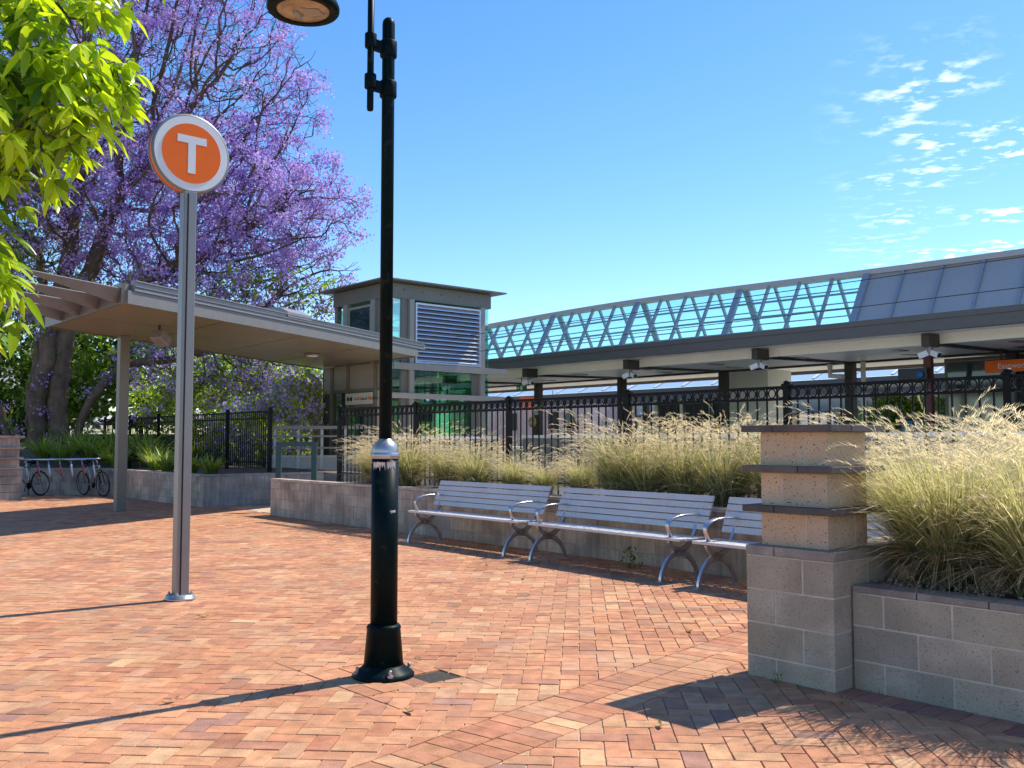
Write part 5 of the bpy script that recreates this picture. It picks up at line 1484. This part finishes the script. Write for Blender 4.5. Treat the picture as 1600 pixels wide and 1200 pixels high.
# ---- the jacaranda
def jacaranda():
    g = np.random.default_rng(5)
    B0 = np.array([-13.5, 28.6, .6])
    t = thing('jacaranda_tree', tuple(B0), 'big purple flowering jacaranda with several dark trunks behind the bicycle rack', 'tree')
    blobs = [((-13.2, 29.6, 10.6), (6.4, 4.6, 5.2), 2400), ((-8.6, 29.3, 8.3), (3.6, 2.8, 2.4), 950), ((-9.6, 29.5, 12.2), (3.6, 3.0, 3.0), 800), ((-7.5, 29.3, 6.5), (2.6, 2.2, 1.5), 520),
             ((-11.5, 29.5, 15.2), (4.4, 3.6, 2.6), 700), ((-9.4, 29.6, 3.9), (2.6, 1.5, 1.1), 320), ((-17.5, 29.5, 8.5), (3.4, 3.0, 3.6), 260), ((-6.6, 29.2, 9.0), (1.9, 1.6, 1.2), 220), ((-7.6, 29.6, 12.3), (1.5, 1.5, 1.2), 120)]
    attr = np.concatenate([ell(c, r, n, g) for c, r, n in blobs])
    attr = attr[attr[:, 2] > 2.2]
    roots = [[B0 + [-.2, 0, 0], (-13.75, 28.6, 3.2), (-13.55, 28.7, 5.1), (-13.0, 29.2, 7.2), (-12.4, 29.4, 9.2)],
             [B0 + [-1.0, .1, 0], (-14.6, 28.6, 3.2), (-14.3, 28.8, 5.2), (-14.9, 29.4, 7.6)],
             [B0 + [.25, -.05, 0], (-13.2, 28.55, 1.5), (-12.88, 28.6, 2.45), (-12.4, 28.7, 3.3), (-11.8, 28.8, 3.80), (-10.4, 29.1, 4.0), (-8.8, 29.4, 4.4)],
             [(-13.55, 28.7, 5.1), (-11.9, 29.1, 6.3), (-9.8, 29.2, 7.2)],
             [B0 + [-1.5, .0, .1], (-15.4, 28.5, 2.4), (-16.0, 28.6, 3.6), (-17.0, 29, 5.5)],
             [B0 + [-.72, -.15, 0], (-14.25, 28.35, 2.6), (-13.95, 28.3, 4.2), (-13.8, 28.9, 6.5), (-13.6, 29.3, 9.4)]]
    nodes, par = colonise(attr, roots, .27, 2.6, .42, 300, 5, grav=.02, jitter=.30)
    # fine twigs on the outer nodes
    rad0 = np.zeros(len(nodes)); chn = np.bincount(par[par >= 0], minlength=len(nodes))
    tips = np.where(chn <= 1)[0]; tips = tips[tips > 60]
    add_n, add_p = [], []; base = len(nodes)
    for i in tips:
        p = nodes[i]; dd = unit((p - nodes[par[i]])[None])[0] if par[i] >= 0 else np.array([0, 0, 1.0])
        for _ in range(3 if chn[i] == 0 else 1):
            d = unit((dd + g.normal(0, .55, 3) + np.array([0, 0, .15]))[None])[0]; prev = i; q = p
            for s in range(3):
                q = q + d * .17 + g.normal(0, .025, 3); add_n.append(q); add_p.append(prev); prev = base + len(add_n) - 1
    nodes = np.concatenate([nodes, np.array(add_n)]); par = np.concatenate([par, np.array(add_p)])
    rad, ch = tree_parts(t, nodes, par, .0085, 2.25, .36)
    # flower clusters hang on the twigs; some boughs carry few
    tipn = nodes[(np.array([len(c) for c in ch]) == 0)]
    dens = np.array([mnoise.noise(Vector(p * .33) + Vector((3.1, 7.7, 1.3))) + .8 * mnoise.noise(Vector(p * 1.1)) for p in tipn])
    top = np.clip((tipn[:, 2] - 9.6) / 3.6, 0, 1) * np.clip((tipn[:, 0] + 13.0) / 4.0, .35, 1)
    pr_ = np.clip(.90 + dens * 1.5 - top * .95, .06, 1)
    keep = g.uniform(0, 1, len(tipn)) < pr_
    cl = tipn[keep]
    k = 34
    cen = (cl[:, None] + g.normal(0, 1, (len(cl), k, 3)) * np.array([.12, .12, .11])).reshape(-1, 3)
    base_c = np.array([[.52, .36, .80], [.43, .28, .72], [.62, .46, .84], [.56, .37, .70]])
    cc = base_c[g.integers(0, 4, len(cl))][:, None] * g.uniform(.65, 1.3, (len(cl), k, 1))
    v, f, c = cards(cen, g.uniform(.045, .085, len(cen)), cc.reshape(-1, 3), g, 1.25)
    mesh_np('blossom', v, f, c, M['petal'], t)
    # first green leaf on the low boughs and the left of the crown
    lo = tipn[(tipn[:, 2] < 6.5) | (tipn[:, 0] < -14)]
    lo = lo[g.uniform(0, 1, len(lo)) < .6]
    cen = (lo[:, None] + g.normal(0, .16, (len(lo), 12, 3))).reshape(-1, 3)
    v, f, c = cards(cen, g.uniform(.05, .11, len(cen)), np.array([.16, .26, .035]) * g.uniform(.5, 1.4, (len(cen), 1)), g, 2.0)
    mesh_np('foliage', v, f, c, M['bushleaf'], t)
    print('jacaranda nodes', len(nodes), 'clusters', len(cl))
jacaranda()

# ---- background trees and shrubs
def bush(name, base, blobs, label, cat, seed, ncl, col, leaf=.13, flowers=0, group=None, trunk=.16, per=16):
    g = np.random.default_rng(seed); base = np.array(base, float)
    t = thing(name, tuple(base), label, cat, group)
    attr = np.concatenate([ell(base + np.array(c), r, int(90 * np.prod(r) ** .5) + 30, g) for c, r in blobs])
    c0 = base + np.array(blobs[0][0])
    nodes, par = colonise(attr, [[base, base * .5 + c0 * .5 + [.1, 0, -.2], c0 - [0, 0, blobs[0][1][2] * .4]]], .5, 4.0, .8, 80, seed)
    tree_parts(t, nodes, par, .014, 2.2, trunk)
    w = np.array([np.prod(r) ** .67 for _, r in blobs]); w = w / w.sum()
    P = np.concatenate([ell(base + np.array(c), r, max(8, int(ncl * wi)), g, .34) for (c, r), wi in zip(blobs, w)])
    nz_ = np.array([mnoise.noise(Vector(p * .9)) for p in P]); P = P[nz_ > -.22]; nz_ = nz_[nz_ > -.22]
    tone = np.clip(1 + nz_ * 1.1 + g.normal(0, .15, len(P)), .35, 1.9)
    cen = (P[:, None] + g.normal(0, leaf * 1.35, (len(P), per, 3))).reshape(-1, 3)
    cc = (np.array(col)[None, None] * tone[:, None, None] * g.uniform(.7, 1.35, (len(P), per, 1))).reshape(-1, 3)
    v, f, c = cards(cen, g.uniform(leaf * .5, leaf, len(cen)), cc, g, 1.8); mesh_np('crown', v, f, c, M['bushleaf'], t)
    if flowers:
        idx = g.choice(len(P), min(len(P), flowers), replace=False)
        cen = (P[idx][:, None] + g.normal(0, .13, (len(idx), 22, 3)) + np.array([0, -.25, .05])).reshape(-1, 3)
        v, f, c = cards(cen, g.uniform(.05, .10, len(cen)), np.array([.54, .42, .82]) * g.uniform(.7, 1.3, (len(cen), 1)), g, 1.2); mesh_np('blossom', v, f, c, M['petal'], t)
    return t
GB = 'green trees behind the left fence'
bush('garden_tree', (-9.2, 30.8, 0), [((0, 0, 2.9), (2.3, 1.3, 1.6)), ((1.7, -.2, 2.4), (1.5, 1.1, 1.4)), ((-1.8, .3, 2.9), (1.6, 1.2, 1.5)), ((2.6, -.3, 3.2), (1.0, .9, .8))], 'bright green shrubby tree hung with purple blossom right of the canopy post', 'tree', 31, 620, (.30, .44, .05), .12, 260, GB)
bush('garden_tree', (-7.2, 27.2, .3), [((0, 0, 1.4), (1.5, .8, .9)), ((.9, 0, 2.2), (.9, .7, .9))], 'low leafy shrub with purple blossom seen through the left fence', 'tree', 32, 240, (.24, .36, .05), .10, 110, GB)
bush('garden_tree', (-14.2, 36, 0), [((0, 0, 4.6), (3.2, 2, 2.6)), ((-2.5, 0, 3.6), (2.2, 1.6, 2))], 'dark green tree directly behind the jacaranda trunks', 'tree', 33, 560, (.10, .17, .025), .2, 0, GB)
bush('garden_tree', (-20.5, 37, 0), [((0, 0, 4.6), (3.6, 2.4, 3.2)), ((2.5, -.5, 2.6), (2.0, 1.5, 1.6))], 'dark leafy tree at the far left edge behind the trunks', 'tree', 34, 560, (.055, .10, .02), .2, 0, GB)
bush('garden_tree', (-10.3, 38.5, 0), [((0, 0, 4.2), (2.8, 2, 2.4)), ((2.6, 0, 3.4), (1.8, 1.5, 1.6))], 'mid green tree rising behind the green shed', 'tree', 35, 480, (.20, .31, .04), .18, 90, GB)
bush('garden_tree', (-27.5, 36, 0), [((0, 0, 4.2), (3.4, 2.4, 3.0)), ((2.5, -.5, 2.6), (2.0, 1.5, 1.6))], 'leafy tree outside the left edge beyond the parked car', 'tree', 36, 420, (.12, .20, .03), .2, 0, GB)
GP = 'green trees beyond the far platform'
for k, (u, v, h, lab) in enumerate(((34.6, 17.2, 2.4, 'green shrub seen right of the blue hoarding beyond the platform'), (34.8, 13.6, 2.5, 'green shrub seen just above the stepped pillar beyond the platform'), (35, 10.6, 2.4, 'green shrub beyond the platform left of the dark red post'))):
    p = S(u, v, .8); bush('platform_shrub', tuple(p), [((0, 0, h * .6), (1.8, 1.3, h * .55)), ((1, .3, h * .5), (1.2, 1, h * .45))], lab, 'shrub', 40 + k, 520, (.16, .25, .035), .17, 0, GP)

# ---- broad leaved tree hanging into the top left corner
def leafy_tree():
    g = np.random.default_rng(8)
    base = np.array([-6.1, 6.3, 0.0])
    t = thing('leafy_tree', tuple(base), 'broad leaved tree with glossy lime leaves hanging into the top left corner', 'tree')
    blobs = [((-4.4, 6.1, 4.6), (1.75, 1.3, 1.55), 270), ((-3.15, 5.85, 4.1), (.78, .75, .95), 150), ((-3.35, 5.7, 3.4), (.80, .7, .62), 125), ((-3.9, 5.7, 2.95), (.75, .7, .62), 90), ((-3.05, 6.0, 4.9), (.85, .8, .6), 85),
             ((-3.25, 5.6, 2.42), (.36, .3, .46), 48), ((-2.75, 5.8, 3.75), (.32, .4, .45), 40), ((-6.0, 6.2, 4.6), (1.5, 1.5, 1.6), 90), ((-5.0, 6.0, 5.9), (1.7, 1.5, .9), 80)]
    P = np.concatenate([ell(c, r, n, g, .42) for c, r, n in blobs])
    roots = [[base, base + [.05, 0, 1.4], (-5.9, 6.2, 2.7), (-5.3, 6.1, 3.9), (-4.6, 6.0, 4.6)], [(-5.9, 6.2, 2.7), (-6.3, 6.3, 4.0)]]
    nodes, par = colonise(P, roots, .16, 1.6, .20, 200, 8, jitter=.2)
    tree_parts(t, nodes, par, .0045, 2.2, .16)
    V_, F_, C_ = [], [], []; off = 0
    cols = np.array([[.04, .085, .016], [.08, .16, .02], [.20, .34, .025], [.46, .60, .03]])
    for p in P:
        out = unit((p - np.array([-5.0, 6.2, 4.2]))[None])[0]
        m = g.integers(6, 9)
        sun_tone = np.clip(.34 + .70 * (p[0] + 3.7) + g.normal(0, .32), 0, 1)  # sunlit look painted into leaf colour: paler to the right, darker inside
        for k in range(m):
            az = 2 * np.pi * k / m + g.uniform(-.3, .3)
            d = unit((np.array([np.cos(az), np.sin(az), -.1]) + out * .35 + np.array([0, 0, -.45]) + g.normal(0, .35, 3))[None])[0]
            L = g.uniform(.07, .20); W = L * g.uniform(.16, .21); s = unit(np.cross(d, [0, 0, 1.0] + g.normal(0, .45, 3))[None])[0]; nrm = np.cross(s, d)
            ts = np.array([0, .18, .42, .68, .88, 1.0]); wd = W * np.array([.12, .75, 1.0, .78, .34, .02])
            cenl = p + d * .025 + d[None] * (ts * L)[:, None] + np.array([0, 0, -1.0])[None] * (ts ** 2 * L * g.uniform(.12, .4))[:, None]
            fold = W * .38
            A = cenl + s * wd[:, None] + nrm * (fold * wd / W)[:, None]; Bb = cenl - s * wd[:, None] + nrm * (fold * wd / W)[:, None]
            vv = np.stack([A, cenl, Bb], 1).reshape(-1, 3); i0 = np.arange(5) * 3
            f = np.concatenate([np.stack([i0, i0 + 1, i0 + 4, i0 + 3], 1), np.stack([i0 + 1, i0 + 2, i0 + 5, i0 + 4], 1)])
            ci = np.clip(sun_tone * 3 + g.normal(0, .5), 0, 2.999); i_ = int(ci); col = (cols[i_] * (1 - ci + i_) + cols[min(3, i_ + 1)] * (ci - i_)) * g.uniform(.75, 1.25)
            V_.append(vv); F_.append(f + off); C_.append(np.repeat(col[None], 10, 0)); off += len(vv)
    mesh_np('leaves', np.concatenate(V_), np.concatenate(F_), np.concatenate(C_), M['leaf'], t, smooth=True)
leafy_tree()

# ================================================================== PERSON on the platform, seen from behind
def person():
    p0 = S(22.8, 25.35, 1.2); b = np.array(p0)
    # standing with the back to us, left elbow out; facing direction = away (+U)
    Fd = np.array(U); Rt = np.array([Fd[1], -Fd[0], 0])
    def P(x, y, z): return b + Rt * x + Fd * y + np.array([0, 0, z])
    vs, es, rs = [], [], []
    def chain(pts, start=None):
        prev = start
        for (x, y, z, r) in pts:
            vs.append(P(x, y, z)); rs.append(r)
            if prev is not None: es.append((prev, len(vs) - 1))
            prev = len(vs) - 1
        return prev
    t = thing('person', tuple(p0), 'person in a pale blue shirt and dark trousers standing on the platform behind the fence', 'person')
    def skin(name, m):
        me = bpy.data.meshes.new(name); me.from_pydata([tuple(v - b) for v in vs], es, []); me.materials.append(m)
        o = bpy.data.objects.new(name, me); SC.collection.objects.link(o); o.parent = t
        md = o.modifiers.new('skin', 'SKIN'); md.use_smooth_shade = True
        sv = me.skin_vertices[0].data
        for i, r in enumerate(rs):
            sv[i].radius = r if isinstance(r, tuple) else (r, r)
        sv[0].use_root = True
        ss = o.modifiers.new('sub', 'SUBSURF'); ss.levels = 1; ss.render_levels = 2
        vs.clear(); es.clear(); rs.clear(); return o
    # body: pelvis, spine, neck, head, arms with hands, legs with feet
    pel = chain([(0, 0, .95, (.15, .10))])
    ch_ = chain([(0, .0, 1.12, (.14, .095)), (0, -.01, 1.30, (.165, .105)), (0, 0, 1.43, (.13, .085))], pel)
    nk = chain([(0, .01, 1.50, .052), (0, .02, 1.56, .05), (0, .03, 1.62, (.072, .085)), (0, .03, 1.70, (.078, .092)), (0, .02, 1.76, (.05, .06))], ch_)
    for s in (-1, 1):
        el = (.30 * s, -.03, 1.14, .042) if s < 0 else (.24 * s, -.02, 1.14, .042)
        hn = chain([(.19 * s, 0, 1.40, .06), el, ((.22 if s < 0 else .22) * s, .14, .95, .032), (.21 * s, .18, .88, (.035, .02))], ch_)
        for q in range(4): chain([((.20 + .012 * (q - 1.5)) * s, .20 + .012 * q, .80 - .006 * abs(q - 1.5), .008), ((.20 + .012 * (q - 1.5)) * s, .215 + .01 * q, .765, .007)], hn)
        chain([(.185 * s, .21, .84, .009)], hn)
        chain([(.095 * s, 0, .86, .088), (.10 * s, .01, .50, .058), (.105 * s, -.02, .28, .048), (.105 * s, -.02, .08, .036), (.11 * s, .10, .035, (.042, .03)), (.115 * s, .17, .03, (.036, .02))], pel)
    body = skin('body', M['skin'])
    pel = chain([(0, 0, .98, (.165, .115))]); ch_ = chain([(0, 0, 1.12, (.162, .112)), (0, -.01, 1.30, (.185, .12)), (0, 0, 1.43, (.14, .095)), (0, .005, 1.475, (.075, .07))], pel)
    for s in (-1, 1): chain([(.20 * s, 0, 1.405, .07), ((.262 if s < 0 else .228) * s, -.02, 1.24, .062)], ch_ - 1)
    skin('shirt', M['shirt'])
    pel = chain([(0, 0, .98, (.158, .112))]); 
    for s in (-1, 1): chain([(.098 * s, 0, .84, .098), (.10 * s, .01, .50, .072), (.105 * s, -.02, .28, .066), (.105 * s, -.02, .07, .06)], pel)
    skin('trousers', M['trouser'])
    chain([(0, .015, 1.655, (.07, .075)), (0, .012, 1.715, (.083, .094)), (0, .01, 1.765, (.062, .07)), (0, .01, 1.79, (.03, .035))]); skin('hair', M['hair'])
    for s in (-1, 1):
        mb = MB(); c = P(.028 * s, .118, 1.69); mb.lathe(Vector(c), [(.002, -.006), (.011, 0), (.002, .006)], 8, axis=Vector(Fd)); mb.build('eye', M['dark'], t)
        mb = MB(); c = P(.080 * s, .02, 1.68); mb.tube([Vector(c) - Z * .03, Vector(c) + Vector(Rt) * .006 * s, Vector(c) + Z * .03], [.008, .014, .010], 6); mb.build('ear', M['skin'], t)
    mb = MB(); c = Vector(P(0, .122, 1.655)); mb.tube([c + Z * .035, c + Vector(Fd) * .012, c - Z * .008], [.007, .013, .008], 6); mb.build('nose', M['skin'], t)
    mb = MB(); c = Vector(P(0, .116, 1.625)); mb.tube([c - Vector(Rt) * .022, c + Vector(Rt) * .022], .005, 6); mb.build('mouth', M['darkred'], t)
person()
